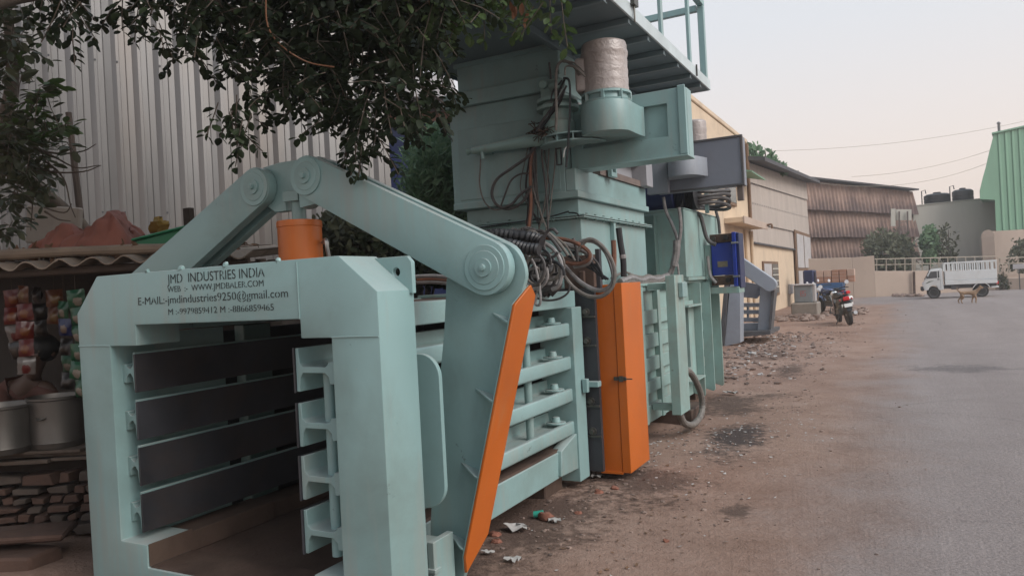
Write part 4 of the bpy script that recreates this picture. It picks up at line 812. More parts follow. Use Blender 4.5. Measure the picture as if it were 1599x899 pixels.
# compound wall, gate pillar, railing
cw = thing('compound_wall', 'pale plastered boundary wall stepping down behind the parked white mini truck', 'wall', (-1, 44, 0))
def wseg(px0, px1, ytop0, ytop1, D0, D1, name='wall_section', th=.22, m='pale_wall', z0=-.05, par=cw):
    a, c = at(px0, ytop0, D=D0), at(px1, ytop1, D=D1); d = Vector((c.x-a.x, c.y-a.y, 0)).normalized(); nn = Vector((-d.y, d.x, 0))*th
    b = MB().hexa([(a.x, a.y, z0), (c.x, c.y, z0), (c.x+nn.x, c.y+nn.y, z0), (a.x+nn.x, a.y+nn.y, z0)], [(a.x, a.y, a.z), (c.x, c.y, c.z), (c.x+nn.x, c.y+nn.y, c.z), (a.x+nn.x, a.y+nn.y, a.z)])
    return obj(name, b, m, par, bevel=.015)
wseg(1256, 1330, 404, 402, 40.6, 40.2); wseg(1330.2, 1365, 402, 399, 40.2, 40); wseg(1365.2, 1427, 423, 423, 40, 40.2); wseg(1427.2, 1556, 423, 420, 40.2, 41.5); wseg(1556.2, 1720, 428, 425, 40.6, 40.0)
obj('rusty_post', MB().bar(at(1428, 462, D=40.05), at(1427, 424, D=40.05), .12, .1), 'rust_steel', cw)
fn = thing('railing', 'thin pale metal railing on top of the boundary wall', 'fence', tuple(at(1450, 424, D=40.4)))
for x in (1369, 1384, 1398, 1413, 1425, 1428.5, 1440, 1453, 1466, 1480, 1494, 1508, 1522, 1536, 1550):
    y0 = 424-(x-1366)*.016; obj('rail_post', MB().bar(at(x, y0, D=40.4), at(x, y0-19.5+(x-1366)*.0, D=40.4), .06 if x not in (1425, 1428.5) else .09, .06), 'fence_paint', fn)
for dy in (0, 9): obj('rail', MB().bar(at(1366, 404.5+dy, D=40.38), at(1556, 400+dy, D=41.4), .05, .05), 'fence_paint', fn)
fn2 = thing('railing', 'pale metal railing at the right edge beside the gate pillar', 'fence', tuple(at(1585, 424, D=40.4)))
for x in (1561, 1575, 1590, 1605): obj('rail_post', MB().bar(at(x, 426, D=40.4), at(x, 402, D=40.4), .06, .06), 'fence_paint', fn2)
for dy in (0, 9): obj('rail', MB().bar(at(1558, 403+dy, D=40.3), at(1612, 401+dy, D=40.3), .05, .05), 'fence_paint', fn2)
c0 = at(1546, 440, D=41.8); 
gp = thing('gate_pillar', 'pale round topped gate pillar between the grey building and the green shed', 'pillar', (c0.x, c0.y, 0))
zt = at(1546, 362, D=41.8).z; b = MB().box(c0.x-.32, c0.x+.32, c0.y-.2, c0.y+.3, -.05, zt-.3); obj('shaft', b, 'pale_wall', gp, bevel=.02)
b = MB().prism([(c0.x-.32, zt-.298)]+[(c0.x+.32*math.cos(R(a)), zt-.298+.42*math.sin(R(a))) for a in range(175, -1, -25)], 'y', c0.y-.2, c0.y+.3); obj('rounded_cap', b, 'pale_wall', gp)
sb = at(1592, 416, D=39.5); sgn = thing('signboard', 'small pale pink signboard on two legs at the right edge', 'sign', (sb.x, sb.y, 0))
b = MB().box(sb.x-.30, sb.x+.9, sb.y, sb.y+.05, sb.z-.13, sb.z+.13); obj('board', b, 'pale_panel', sgn, bevel=.01)
for dx in (-.05, .7): obj('leg', MB().box(sb.x+dx, sb.x+dx+.05, sb.y+.06, sb.y+.1, -.03, sb.z+.1), 'grey_rim', sgn)
c0 = at(1580, 445, D=41); kb = obj('brick_planter', MB().box(c0.x-.25, c0.x+2.6, c0.y-.8, c0.y-.2, -.03, .62), 'pale_wall', bevel=.03, loc=(c0.x, c0.y, 0)); tag(kb, 'low pale masonry block at the foot of the wall behind the truck', 'planter')
# steel stair and panels
ss = thing('steel_stair', 'rusty open steel stair tower with two grey panels in front of the brown warehouse', 'stair', tuple(at(1412, 440, D=46).xy)+(0,))
for x0, x1, y0, y1, dd in ((1391, 1398, 326, 353, 0), (1399, 1423, 327, 344, .15)):
    a, c = at(x0, y1, D=46+dd), at(x1, y0, D=46+dd); b = MB().bar((a+at(x0, y0, D=46+dd))/2, (c+at(x1, y1, D=46+dd))/2, .06, (at(x0, y0, D=46)-at(x0, y1, D=46)).length); obj('panel', b, 'grey_render', ss)
for x0, x1 in ((1404, 1405), (1417, 1419)): obj('post', MB().bar(at(x1, 462, D=46), at(x0, 330, D=46), .09, .09), 'brown_channel', ss)
for i in range(11): obj('rung', MB().bar(at(1404.5, 348+i*7, D=46), at(1418.3, 346+i*7, D=46), .05, .05), 'brown_channel', ss)
for i in range(9):
    a = i*.75; obj('tread', MB().bar(at(1426, 378+i*6, D=46.3), at(1426, 378+i*6, D=46.3)+Vector((math.cos(a)*.55, math.sin(a)*.55, 0)), .18, .03), 'brown_channel', ss)
b = MB().tube([at(1426+12*math.cos(i*.75), 366+i*6, D=46.3+.5*math.sin(i*.75)) for i in range(9)], .03, 6, 3); obj('handrail', b, 'brown_channel', ss)
# antenna, wires
for p0, p1, sag, lab in (((1150, 236), (1640, 180), .6, 'upper overhead cable crossing the pale sky'), ((1330, 276), (1600, 214), .5, 'middle overhead cable running towards the green shed'), ((1240, 279), (1600, 228), 1.3, 'lowest sagging overhead cable above the rusty warehouse roof')):
    a, c = at(*p0, D=44), at(*p1, D=47); pts = [a.lerp(c, t/10)-Vector((0, 0, sag*4*(t/10)*(1-t/10))) for t in range(11)]
    w_ = obj('overhead_cable', MB().tube(pts, .011, 5, 2), 'fence_paint', loc=tuple(a)); tag(w_, lab, 'cable', 'overhead cables')
a = at(1247, 280, D=49); w_ = obj('roof_pipe', MB().cyl((a.x, a.y, a.z-.6), (a.x, a.y, a.z+.6), .03, n=6), 'grey_rim', loc=tuple(a)); tag(w_, 'thin upright pipe standing on the warehouse roof', 'pipe')

# ================================================================== vehicles, dog
mat('white_car_paint', (.72, .73, .72), .35, var=.03, dirt=(.5, .46, .4), dirt_amt=.4, dirt_scale=1.5, bump=0)
mat('tyre_rubber', (.03, .028, .027), .85, var=.3, dirt=(.12, .1, .08), dirt_amt=.5)
mat('rim_metal', (.4, .39, .38), .45, .3, var=.15)
mat('car_glass', (.05, .055, .06), .1, var=.1, spec=.7)
mat('lamp_red', (.55, .015, .02), .2, var=.1)
mat('lamp_clear', (.7, .72, .75), .1, .3, var=.05)
mat('bike_red', (.25, .02, .02), .35, var=.1)
mat('bike_blue', (.05, .08, .19), .35, var=.15)
mat('bike_black', (.02, .02, .022), .4, var=.2)
mat('chrome', (.55, .55, .56), .2, .9, var=.1)
mat('seat_black', (.025, .025, .025), .6, var=.2)
mat('graphic_grey', (.1, .13, .1), .5, var=.2)
def wheel(par, c, r, w, axis='y', spokes=0):
    t = obj('wheel', MB().lathe([(r*.66, -w*.4), (r*.9, -w/2), (r, -w*.3), (r, w*.3), (r*.9, w/2), (r*.66, w*.4)], c, 24, axis), 'tyre_rubber', par)
    b = MB().lathe([(.02, -w*.3), (r*.3, -w*.36), (r*.34, -w*.3), (r*.55, -w*.32), (r*.66, -w*.42), (r*.66, w*.42), (r*.55, w*.32), (.02, w*.3)], c, 18, axis)
    if spokes:
        b = MB().lathe([(r*.62, -w*.3), (r*.68, -w*.36), (r*.68, w*.36), (r*.62, w*.3)], c, 22, axis).lathe([(.03, -w*.5), (.04, w*.5)], c, 10, axis)
        for i in range(spokes):
            a = 2*math.pi*i/spokes; d = Vector((0, math.cos(a), math.sin(a)) if axis == 'x' else (math.cos(a), 0, math.sin(a))); b.bar(Vector(c)+d*.03, Vector(c)+d*r*.65, .025, .02)
    obj('rim', b, 'rim_metal', t); return t
T0 = (.78, 39.1, 0)
tr = thing('mini_truck', 'small white pickup truck with a barred cargo bed parked side-on by the wall', 'truck', (2.25, 39.8, 0))
tx = lambda u: .74+u
ty0, ty1 = 39.15, 40.45
side = [(0.06, .42), (0.04, .62), (.10, .85), (.33, 1.28), (.42, 1.34), (.78, 1.38), (.83, 1.33), (.86, .38), (.64, .38), (.62, .50), (.55, .58), (.44, .60), (.34, .57), (.27, .48), (.25, .40), (.12, .38)]
cab = obj('cab', MB().prism([(tx(u), z) for u, z in side], 'y', ty0, ty1), 'white_car_paint', tr, bevel=.03, seg=2)
obj('windscreen', MB().hexa([(tx(.125), ty0+.1, .90), (tx(.125), ty1-.1, .90), (tx(.105), ty1-.1, .90), (tx(.105), ty0+.1, .90)], [(tx(.335), ty0+.12, 1.26), (tx(.335), ty1-.12, 1.26), (tx(.31), ty1-.12, 1.26), (tx(.31), ty0+.12, 1.26)]), 'car_glass', cab)
dw = obj('side_window', MB().prism([(tx(.21), .93), (tx(.36), 1.235), (tx(.70), 1.26), (tx(.70), .94)], 'y', ty0-.012, ty0-.002), 'car_glass', cab)
obj('window_pillar', MB().box(tx(.615), tx(.635), ty0-.02, ty0-.013, .94, 1.26), 'white_car_paint', dw)
obj('mirror', MB().box(tx(.18), tx(.23), ty0-.14, ty0-.02, .94, 1.06), 'black_plastic', cab, bevel=.01)
obj('door_seam', MB().box(tx(.735), tx(.742), ty0-.004, ty0+.002, .45, 1.3), 'grey_rim', cab); obj('door_handle', MB().box(tx(.62), tx(.70), ty0-.02, ty0-.002, .855, .89), 'black_plastic', cab)
b = MB().prism([(tx(.13), .70), (tx(.28), .80), (tx(.50), .825), (tx(.34), .77), (tx(.20), .70)], 'y', ty0-.006, ty0-.003); obj('side_graphic', b, 'graphic_grey', cab)
obj('bumper', MB().box(tx(-.06), tx(.07), ty0+.02, ty1-.02, .36, .55), 'black_plastic', tr, bevel=.03); obj('headlight', MB().box(tx(.02), tx(.09), ty0+.03, ty0+.25, .60, .74), 'lamp_clear', tr, bevel=.01); obj('headlight', MB().box(tx(.02), tx(.09), ty1-.25, ty1-.03, .60, .74), 'lamp_clear', tr, bevel=.01)
bed = obj('cargo_bed', MB().box(tx(.92), tx(2.92), ty0-.04, ty1+.04, .60, .78).box(tx(.92), tx(2.92), ty0-.05, ty0-.01, .80, 1.22).box(tx(.92), tx(2.92), ty1+.01, ty1+.05, .80, 1.22).box(tx(.92), tx(.96), ty0-.01, ty1+.01, .8, 1.22).box(tx(2.88), tx(2.92), ty0-.01, ty1+.01, .8, 1.22), 'white_car_paint', tr, bevel=.01)
for y in (ty0-.03, ty1+.03):
    for k in range(12):
        u = .94+k*(1.96/11); obj('stake', MB().box(tx(u-.025), tx(u+.025), y-.02, y+.02, 1.22, 1.55), 'white_car_paint', bed)
    obj('top_rail', MB().box(tx(.90), tx(2.94), y-.025, y+.025, 1.552, 1.62), 'white_car_paint', bed, bevel=.01)
for u in (.93, 2.91): obj('top_rail', MB().box(tx(u-.025), tx(u+.025), ty0, ty1, 1.552, 1.62), 'white_car_paint', bed, bevel=.01)
obj('chassis_rail', MB().box(tx(.8), tx(2.9), ty0+.25, ty0+.35, .42, .58).box(tx(.8), tx(2.9), ty1-.35, ty1-.25, .42, .58).box(tx(1.15), tx(1.45), ty0+.05, ty0+.3, .38, .56), 'grey_rim', tr)
b = MB()
for k in range(7): 
    a0, a1 = R(20+k*20), R(40+k*20); c = (tx(2.32), .30); b.prism([(c[0]+.36*math.cos(a0), c[1]+.36*math.sin(a0)), (c[0]+.36*math.cos(a1), c[1]+.36*math.sin(a1)), (c[0]+.33*math.cos(a1), c[1]+.33*math.sin(a1)), (c[0]+.33*math.cos(a0), c[1]+.33*math.sin(a0))], 'y', ty0-.02, ty0+.2)
obj('mudguard', b, 'white_car_paint', tr)
obj('tail_light', MB().box(tx(2.88), tx(2.97), ty0-.0, ty0+.2, .56, .68), 'lamp_red', tr); obj('rear_bumper', MB().box(tx(2.7), tx(2.98), ty0+.05, ty1-.05, .40, .46), 'white_car_paint', tr)
for u in (.46, 2.32):
    for y in (ty0+.08, ty1-.08): wheel(tr, (tx(u), y, .27), .27, .16, 'y')
# dog
def skin_body(name, verts, edges, radii, m, parent, lvl=2, off=None):
    me = bpy.data.meshes.new(name); o_ = root_off(parent); me.from_pydata([tuple(Vector(v)-o_) for v in verts], edges, [])
    ob = bpy.data.objects.new(name, me); COL.objects.link(ob); ob.parent = parent
    md = ob.modifiers.new('s', 'SKIN'); md.use_smooth_shade = True; md.branch_smoothing = .6
    for i, r in enumerate(radii): me.skin_vertices[0].data[i].radius = r if isinstance(r, tuple) else (r, r)
    me.skin_vertices[0].data[0].use_root = True
    sd_ = ob.modifiers.new('d', 'SUBSURF'); sd_.levels = lvl; sd_.render_levels = lvl
    bpy.context.view_layer.update(); dg = bpy.context.evaluated_depsgraph_get()
    nm = bpy.data.meshes.new_from_object(ob.evaluated_get(dg)); ob.modifiers.clear(); ob.data = nm
    nm.materials.clear(); nm.materials.append(M[m]); nm.polygons.foreach_set('use_smooth', [True]*len(nm.polygons)); return ob
mat('dog_fur', (.27, .17, .10), .9, var=.25, vs=6, dirt=(.4, .3, .22), dirt_amt=.6, dirt_scale=5, bump=.3)
d0 = at(1513, 473.5, Z=0)
dog = thing('dog', 'tan street dog walking on the road in front of the white mini truck', 'dog', tuple(d0))
dv = [(-.20, 0, .42), (0, 0, .41), (.16, 0, .41), (.26, 0, .44), (.35, 0, .54), (.40, 0, .60), (.50, 0, .57),         # 0-6 spine, neck, head, muzzle
      (.20, -.06, .30), (.24, -.065, .18), (.22, -.065, .03), (.25, -.065, .01),       # near front 7-10
      (.20, .06, .30), (.13, .065, .18), (.10, .065, .04), (.13, .065, .015),          # far front 11-14
      (-.22, -.065, .33), (-.17, -.07, .22), (-.26, -.07, .14), (-.23, -.07, .03), (-.20, -.07, .01),   # near hind
      (-.22, .065, .33), (-.24, .07, .22), (-.34, .07, .15), (-.33, .07, .04), (-.30, .07, .015),       # far hind
      (-.30, 0, .46), (-.37, 0, .55), (-.36, 0, .63),                                  # tail
      (.385, -.05, .67), (.385, .05, .67)]
de = [(0, 1), (1, 2), (2, 3), (3, 4), (4, 5), (5, 6), (2, 7), (7, 8), (8, 9), (9, 10), (2, 11), (11, 12), (12, 13), (13, 14), (0, 15), (15, 16), (16, 17), (17, 18), (18, 19), (0, 20), (20, 21), (21, 22), (22, 23), (23, 24), (0, 25), (25, 26), (26, 27), (5, 28), (5, 29)]
dr_ = [.085, .085, .10, .085, .06, .06, .03] + [.05, .03, .02, .022]*2 + [.065, .04, .025, .018, .022]*2 + [.03, .02, .014] + [.018, .018]
body = skin_body('dog_body', [tuple(d0+Vector(v)) for v in dv], de, dr_, 'dog_fur', dog)
# motorcycles
def motorbike(label, tank_m, group=None):
    r = thing('motorcycle', label, 'motorcycle', (0, 0, 0), group)         # heading +y, origin between the wheels on the ground
    wheel(r, (0, -.62, .29), .29, .11, 'x', 6); wheel(r, (0, .62, .29), .29, .09, 'x', 6)
    obj('frame', MB().tube([(0, .42, .80), (0, .30, .40), (0, .0, .30), (0, -.2, .32)], .025, 8).tube([(0, .40, .72), (0, -.1, .68), (0, -.55, .72)], .025, 8), 'bike_black', r)
    obj('fork', MB().cyl((-.08, .62, .29), (-.08, .45, .82), .024).cyl((.08, .62, .29), (.08, .45, .82), .024), 'chrome', r)
    obj('engine', MB().box(-.13, .13, -.12, .2, .26, .46).cyl((0, .05, .4), (0, .16, .64), .10, n=12), 'grease_steel', r, bevel=.02)
    b = MB().lathe([(.01, -.30), (.08, -.27), (.125, -.1), (.14, .08), (.11, .2), (.02, .24)], (0, .16, .80), 14, 'y'); b.v = [(x, y, .80+(z-.80)*.8) for x, y, z in b.v]; obj('fuel_tank', b, tank_m, r)
    b = MB().hexa([(-.11, -.62, .80), (.11, -.62, .80), (.12, -.05, .74), (-.12, -.05, .74)], [(-.10, -.64, .86), (.10, -.64, .86), (.11, -.02, .82), (-.11, -.02, .82)]); obj('seat', b, 'seat_black', r, bevel=.02, seg=2)
    b = MB().hexa([(-.09, -.74, .68), (.09, -.74, .68), (.12, -.2, .56), (-.12, -.2, .56)], [(-.08, -.80, .80), (.08, -.80, .80), (.12, -.15, .735), (-.12, -.15, .735)]); obj('tail_cowl', b, tank_m, r, bevel=.02)
    obj('tail_light', MB().box(-.085, .085, -.845, -.80, .69, .80), 'lamp_red', r, bevel=.02)
    b = MB().hexa([(-.06, -.93, .40), (.06, -.93, .40), (.08, -.70, .68), (-.08, -.70, .68)], [(-.06, -.945, .41), (.06, -.945, .41), (.08, -.72, .70), (-.08, -.72, .70)]); obj('rear_fender', b, 'bike_black', r)
    obj('number_plate', MB().obox((0, -.90, .565), (.20, .012, .10), Matrix.Rotation(-.45, 3, 'X')), 'white_plastic', r)
    obj('exhaust', MB().tube([(.10, .2, .45), (.12, .15, .22), (.14, -.2, .22)], .02, 8).cyl((.15, -.2, .24), (.17, -.78, .33), .045, .05), 'chrome', r)
    obj('handlebar', MB().tube([(-.36, .28, .98), (-.2, .40, 1.0), (0, .44, .94), (.2, .40, 1.0), (.36, .28, .98)], .014, 8), 'bike_black', r)
    for s in (-1, 1):
        m_o = obj('mirror', MB().lathe([(.01, -.012), (.055, -.012), (.06, 0), (.055, .012), (.01, .012)], (s*.36, .38, 1.13), 12, 'y'), 'lamp_clear', r); obj('mirror_stalk', MB().cyl((s*.26, .36, .99), (s*.35, .385, 1.1), .008, n=6), 'bike_black', m_o)
        obj('indicator', MB().blob((s*.15, -.76, .72), .03, 8, 6), 'sign_red', r)
    obj('headlight', MB().lathe([(.03, -.08), (.09, -.03), (.095, .03), (.07, .06), (.01, .07)], (0, .56, .84), 16, 'y'), 'lamp_clear', r)
    obj('front_fender', MB().prism(circ((.62, .29), .335, 8, 40, 150)+circ((.62, .29), .315, 8, 150, 40), 'x', -.06, .06), tank_m, r)
    obj('side_stand', MB().cyl((-.08, -.05, .3), (-.26, -.12, .02), .014), 'bike_black', r)
    obj('footpeg', MB().cyl((-.26, -.1, .3), (.26, -.1, .3), .016), 'bike_black', r); return r
mred = motorbike('motorcycle seen from behind leaning on its stand, red tail light and white number plate', 'bike_black')
pr = at(1325, 507, Z=0); mred.location = pr+Vector((-.12, .5, 0)); mred.rotation_euler = (0, R(-9), R(16))
mblu = motorbike('dark blue motorcycle parked side-on behind the one with the red tail light', 'bike_blue'); pr = at(1300, 487, Z=0); mblu.location = (-2.3, 29.0, 0); mblu.rotation_euler = (R(0), R(-6), R(48))
mblk = motorbike('black motorcycle farthest back, between the dark blue motorcycle and the cargo carrier', 'bike_black'); mblk.location = (-2.75, 31.0, 0); mblk.rotation_euler = (0, R(-6), R(62))
# blue cargo carrier with boxes
mat('blue_cargo', (.03, .10, .24), .5, var=.12, dirt=(.1, .11, .13), dirt_amt=.4)
mat('carton', (.36, .2, .14), .85, var=.15); mat('carton_pale', (.5, .36, .29), .85, var=.15)
bc = thing('cargo_carrier', 'blue three wheeled cargo carrier partly hidden behind the motorcycles', 'cargo carrier', tuple(at(1300, 466, Z=0)))
p0, p1 = at(1274, 459, Y=35.5), at(1316, 441, Y=35.5)
obj('bed_side', MB().box(p0.x, p1.x, 35.5, 36.9, .28, p1.z), 'blue_cargo', bc, bevel=.02); obj('cab', MB().box(p0.x-.5, p0.x-.05, 35.5, 36.8, .3, 1.6), 'dark_blue_paint', bc, bevel=.06)
for x in (p0.x+.3, p1.x-.25): wheel(bc, (x, 35.52, .24), .24, .14, 'y')
k_ = 0
rnd = random.Random(2)
first = None
for row in range(2):
    for i in range(5):
        w = (p1.x-p0.x+.45)/5; x = p0.x+.05+i*w; z = p1.z+.01+row*.29
        bx = obj('carton', MB().box(x, x+w-.03, 35.6, 36.3, z, z+.275), rnd.choice(['carton', 'carton', 'carton_pale']), bevel=.008, loc=(x, 36, z))
        b = MB().box(x+.01, x+w-.04, 35.597, 35.599, z+.12, z+.14); obj('tape', b, 'carton_pale', None if False else bx); tag(bx, '%s carton in the %s row on the blue carrier, %s' % ('brown' if 'pale' not in bx.data.materials[0].name else 'pale brown', ('lower', 'upper')[row], ('leftmost', 'second from the left', 'in the middle', 'second from the right', 'rightmost')[i]), 'box', 'cartons stacked on the blue carrier')
# ================================================================== corrugated metal shed on the left
mat('galvanised', (.21, .203, .20), .36, .6, var=.2, vs=1.0, dirt=(.22, .18, .15), dirt_amt=.6, dirt_scale=.8, bump=.04, bs=6, stretch=(1, 1, .18))
A0, A1 = Vector((-8.126, 4.307, 0)), Vector((-5.743, 8.277, 0)); wd_ = (A1-A0).normalized(); wn_ = Vector((wd_.y, -wd_.x, 0))
ms = thing('metal_shed', 'tall galvanised corrugated metal shed wall behind the tree and the shop', 'building', tuple((A0+A1)/2))
pitch = .213; per = 5; s0 = -3.2
for k in range(7):
    b = MB(); vs = []
    zt = 5.25
    rnd = random.Random(k); dz = rnd.uniform(-.004, .004)
    for j in range(per+ (0)):
        u = s0+k*per*pitch+j*pitch
        for du, dp in ((0, 0), (.055, .042), (.083, .042), (.092, 0), (.145, .0), (.15, .006), (.156, 0)): vs.append((u+du, dp+(.004 if k % 2 else 0)+dz))
    vs.append((s0+(k+1)*per*pitch+.02, .003+(.004 if k % 2 else 0)))
    pts = [(A0+wd_*u+wn_*p) for u, p in vs]; n_ = len(pts)
    f_ = [(i, i+1, n_+i+1, n_+i) for i in range(n_-1)]
    b.add([(p.x, p.y, -.05) for p in pts]+[(p.x, p.y, zt) for p in pts], f_); bk = [p-wn_*.004 for p in pts]
    b.add([(p.x, p.y, -.05) for p in bk]+[(p.x, p.y, zt) for p in bk], [f[::-1] for f in f_]); sh_ = obj('cladding_sheet', b, 'galvanised', ms, smooth=False)
    b = MB()
    for z in (.9, 2.55, 4.2):
        for j in (0, 2, 4): p = A0+wd_*(s0+k*per*pitch+j*pitch+.065)+wn_*.038; b.cyl((p.x, p.y, z), tuple(Vector((p.x, p.y, z))+wn_*.012), .011, n=6)
    obj('screw_row', b, 'roof_dark', sh_)
c = (A0+wd_*.52-wn_*3.2); b = MB().obox((c.x, c.y, 2.5), (7.4, 6.2, 5.1), Matrix((wd_, wn_, Vector((0, 0, 1)))).transposed()); obj('shed_body', b, 'roof_dark', ms)
# building with an orange beam beyond it
fb = thing('factory_building', 'dark sided building with an orange eave beam and pale roof seen through the tree', 'building', tuple(at(690, 300, D=14).xy)+(0,))
def fbox(name, x0, x1, y0, y1, D, th, m):
    a, c = at(x0, y1, D=D), at(x1, y0, D=D); a2, c2 = at(x0, y0, D=D), at(x1, y1, D=D); v = FW*th
    obj(name, MB().hexa([a, c2, c, a2], [a+v, c2+v, c+v, a2+v]), m, fb)
fbox('wall', 560, 790, 190, 520, 14, 6, 'dark_blue_paint'); fbox('eave_beam', 556, 760, 171, 189, 13.8, .3, 'orange_rust' if 'orange_rust' in M else 'hose_rust'); fbox('soffit', 552, 740, 152, 170, 13.6, 6, 'grey_rim'); fbox('roof_sheet', 545, 712, 139, 151, 13.5, 6, 'pale_panel'); fbox('roof_sheet', 540, 706, 118, 136, 13.8, 5, 'pale_panel')
# ================================================================== roadside shop
def SP(lat, dep, z): return RT*lat+FW*dep+Vector((0, 0, z))
SR = Matrix((RT, FW, UP)).transposed()
def sbox(lat0, lat1, d0, d1, z0, z1, b=None):
    b = b or MB(); a = [SP(l, d, z0) for l, d in ((lat0, d0), (lat1, d0), (lat1, d1), (lat0, d1))]; c = [SP(l, d, z1) for l, d in ((lat0, d0), (lat1, d0), (lat1, d1), (lat0, d1))]; return b.hexa(a, c)
mat('cement_sheet', (.27, .215, .17), .9, var=.15, dirt=(.12, .085, .06), dirt_amt=.8, dirt_scale=3, bump=.2)
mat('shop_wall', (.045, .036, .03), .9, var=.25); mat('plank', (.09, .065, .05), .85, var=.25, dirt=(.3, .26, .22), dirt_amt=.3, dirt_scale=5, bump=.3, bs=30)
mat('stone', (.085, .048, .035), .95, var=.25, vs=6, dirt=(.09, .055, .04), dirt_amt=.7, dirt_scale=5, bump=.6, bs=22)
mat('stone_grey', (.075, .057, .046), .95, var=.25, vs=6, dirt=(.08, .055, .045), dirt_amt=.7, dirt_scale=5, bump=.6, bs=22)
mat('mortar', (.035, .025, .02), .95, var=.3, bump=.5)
mat('tarp', (.23, .08, .055), .75, var=.25, vs=4, dirt=(.1, .05, .035), dirt_amt=.6, dirt_scale=3, bump=.25, bs=12)
mat('yellow_cloth', (.26, .16, .03), .8, var=.2); mat('green_plastic', (.012, .15, .065), .45, var=.2)
mat('bamboo', (.22, .165, .12), .7, var=.25, stretch=(.6, 3, 3)); mat('dry_leaves', (.15, .085, .05), .9, var=.4)
mat('pot_steel', (.12, .11, .10), .42, .7, var=.2, dirt=(.12, .1, .09), dirt_amt=.6, dirt_scale=2, bump=.06, bs=8)
shop = thing('roadside_shop', 'dim roadside shop shed under a wavy cement sheet roof beside the lettered frame', 'shop', tuple(SP(-3, 5.6, 0)))
for k in range(5):
    b = MB(); N = 26; l0 = -4.9+k*.64; vs = []
    for i in range(N+1):
        l = l0+.66*i/N; w = .026*math.sin(2*math.pi*l/.215)+(.008 if k % 2 else 0)
        vs += [SP(l, 4.86+.02*MN.noise((l*9, 0, 0)), 1.815+w), SP(l, 7.3, 2.02+w)]
    b.add(vs, [(2*i, 2*i+2, 2*i+3, 2*i+1) for i in range(N)]); b.add([v-Vector((0, 0, .009)) for v in vs], [(2*i, 2*i+1, 2*i+3, 2*i+2) for i in range(N)])
    n_ = len(vs); b.f += [(2*i, n_+2*i, n_+2*i+2, 2*i+2) for i in range(N)]
    obj('roof_sheet', b, 'cement_sheet', shop, ang=80)
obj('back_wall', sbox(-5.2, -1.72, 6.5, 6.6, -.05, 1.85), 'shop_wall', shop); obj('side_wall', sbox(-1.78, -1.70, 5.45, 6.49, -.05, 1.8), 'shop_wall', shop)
for l, d in ((-3.9, 4.98), (-2.35, 5.0), (-1.78, 5.3)): obj('post', MB().cyl(SP(l, d, -.05), SP(l, d, 1.80), .035, n=8), 'dark_wood', shop)
obj('eave_beam', MB().cyl(SP(-4.9, 4.98, 1.765), SP(-1.75, 4.98, 1.775), .028, n=8), 'dark_wood', shop)
sw = thing('stone_wall', 'dry stacked wall of rough brown stones and bricks under the shop ledge', 'wall', tuple(SP(-3.2, 5.2, 0)))
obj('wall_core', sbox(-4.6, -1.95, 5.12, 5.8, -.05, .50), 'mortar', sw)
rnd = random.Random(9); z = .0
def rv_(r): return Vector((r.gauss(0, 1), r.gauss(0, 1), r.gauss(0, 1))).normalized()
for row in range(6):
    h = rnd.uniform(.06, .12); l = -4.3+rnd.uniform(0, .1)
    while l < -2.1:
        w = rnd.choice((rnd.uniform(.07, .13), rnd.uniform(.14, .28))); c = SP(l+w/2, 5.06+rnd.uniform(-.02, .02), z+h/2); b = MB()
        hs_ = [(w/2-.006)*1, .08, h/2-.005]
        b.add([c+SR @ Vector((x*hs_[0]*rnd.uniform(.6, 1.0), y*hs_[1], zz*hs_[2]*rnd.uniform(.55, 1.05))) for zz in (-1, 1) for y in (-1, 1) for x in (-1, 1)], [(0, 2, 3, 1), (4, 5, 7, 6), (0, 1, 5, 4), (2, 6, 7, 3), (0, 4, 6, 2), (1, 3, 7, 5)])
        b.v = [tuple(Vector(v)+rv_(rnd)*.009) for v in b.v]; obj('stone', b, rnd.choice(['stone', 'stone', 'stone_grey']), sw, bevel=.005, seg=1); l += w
    z += h
lg = obj('stone_ledge', sbox(-4.6, -1.95, 4.98, 5.85, .535, .562), 'plank', loc=tuple(SP(-3.2, 5.2, .53))); tag(lg, 'dark flat ledge carrying the two steel pots', 'shelf')
for l0, l1, z0, z1, d0 in ((-4.5, -2.92, .563, .583, 4.93), (-4.5, -3.12, .505, .53, 4.90), (-3.4, -2.2, .51, .53, 4.94)): obj('plank', sbox(l0, l1, d0, 5.4, z0, z1), 'plank', lg, bevel=.003)
for px, py, D, rr, h, lab in ((4, 697, 4.98, .205, .315, 'wide dull steel pot at the left edge of the photo'), (91, 690, 5.1, .172, .345, 'dented steel pot with a dark rim beside the green frame')):
    c = at(px, py, D=D); c.z = .585
    pt = thing('steel_pot', lab, 'pot', tuple(c), 'steel pots on the ledge')
    obj('pot_body', MB().lathe([(rr*.93, 0), (rr*.96, .02), (rr*.97, h*.1), (rr*.985, h*.12), (rr*.97, h*.14), (rr, h*.93), (rr*1.05, h*.95), (rr*1.05, h*.99), (rr*1.0, h), (rr*.97, h*.97), (rr*.95, h*.5), (rr*.93, .03)], tuple(c), 32), 'pot_steel', pt)
    b = MB().tube([c+FW*(-rr*1.0)+RT*(-.03)+Vector((0, 0, h*.62)), c+FW*(-rr-.03)+RT*(-.0)+Vector((0, 0, h*.60)), c+FW*(-rr*1.0)+RT*(.03)+Vector((0, 0, h*.62))], .007, 6); obj('handle', b, 'pot_steel', pt)
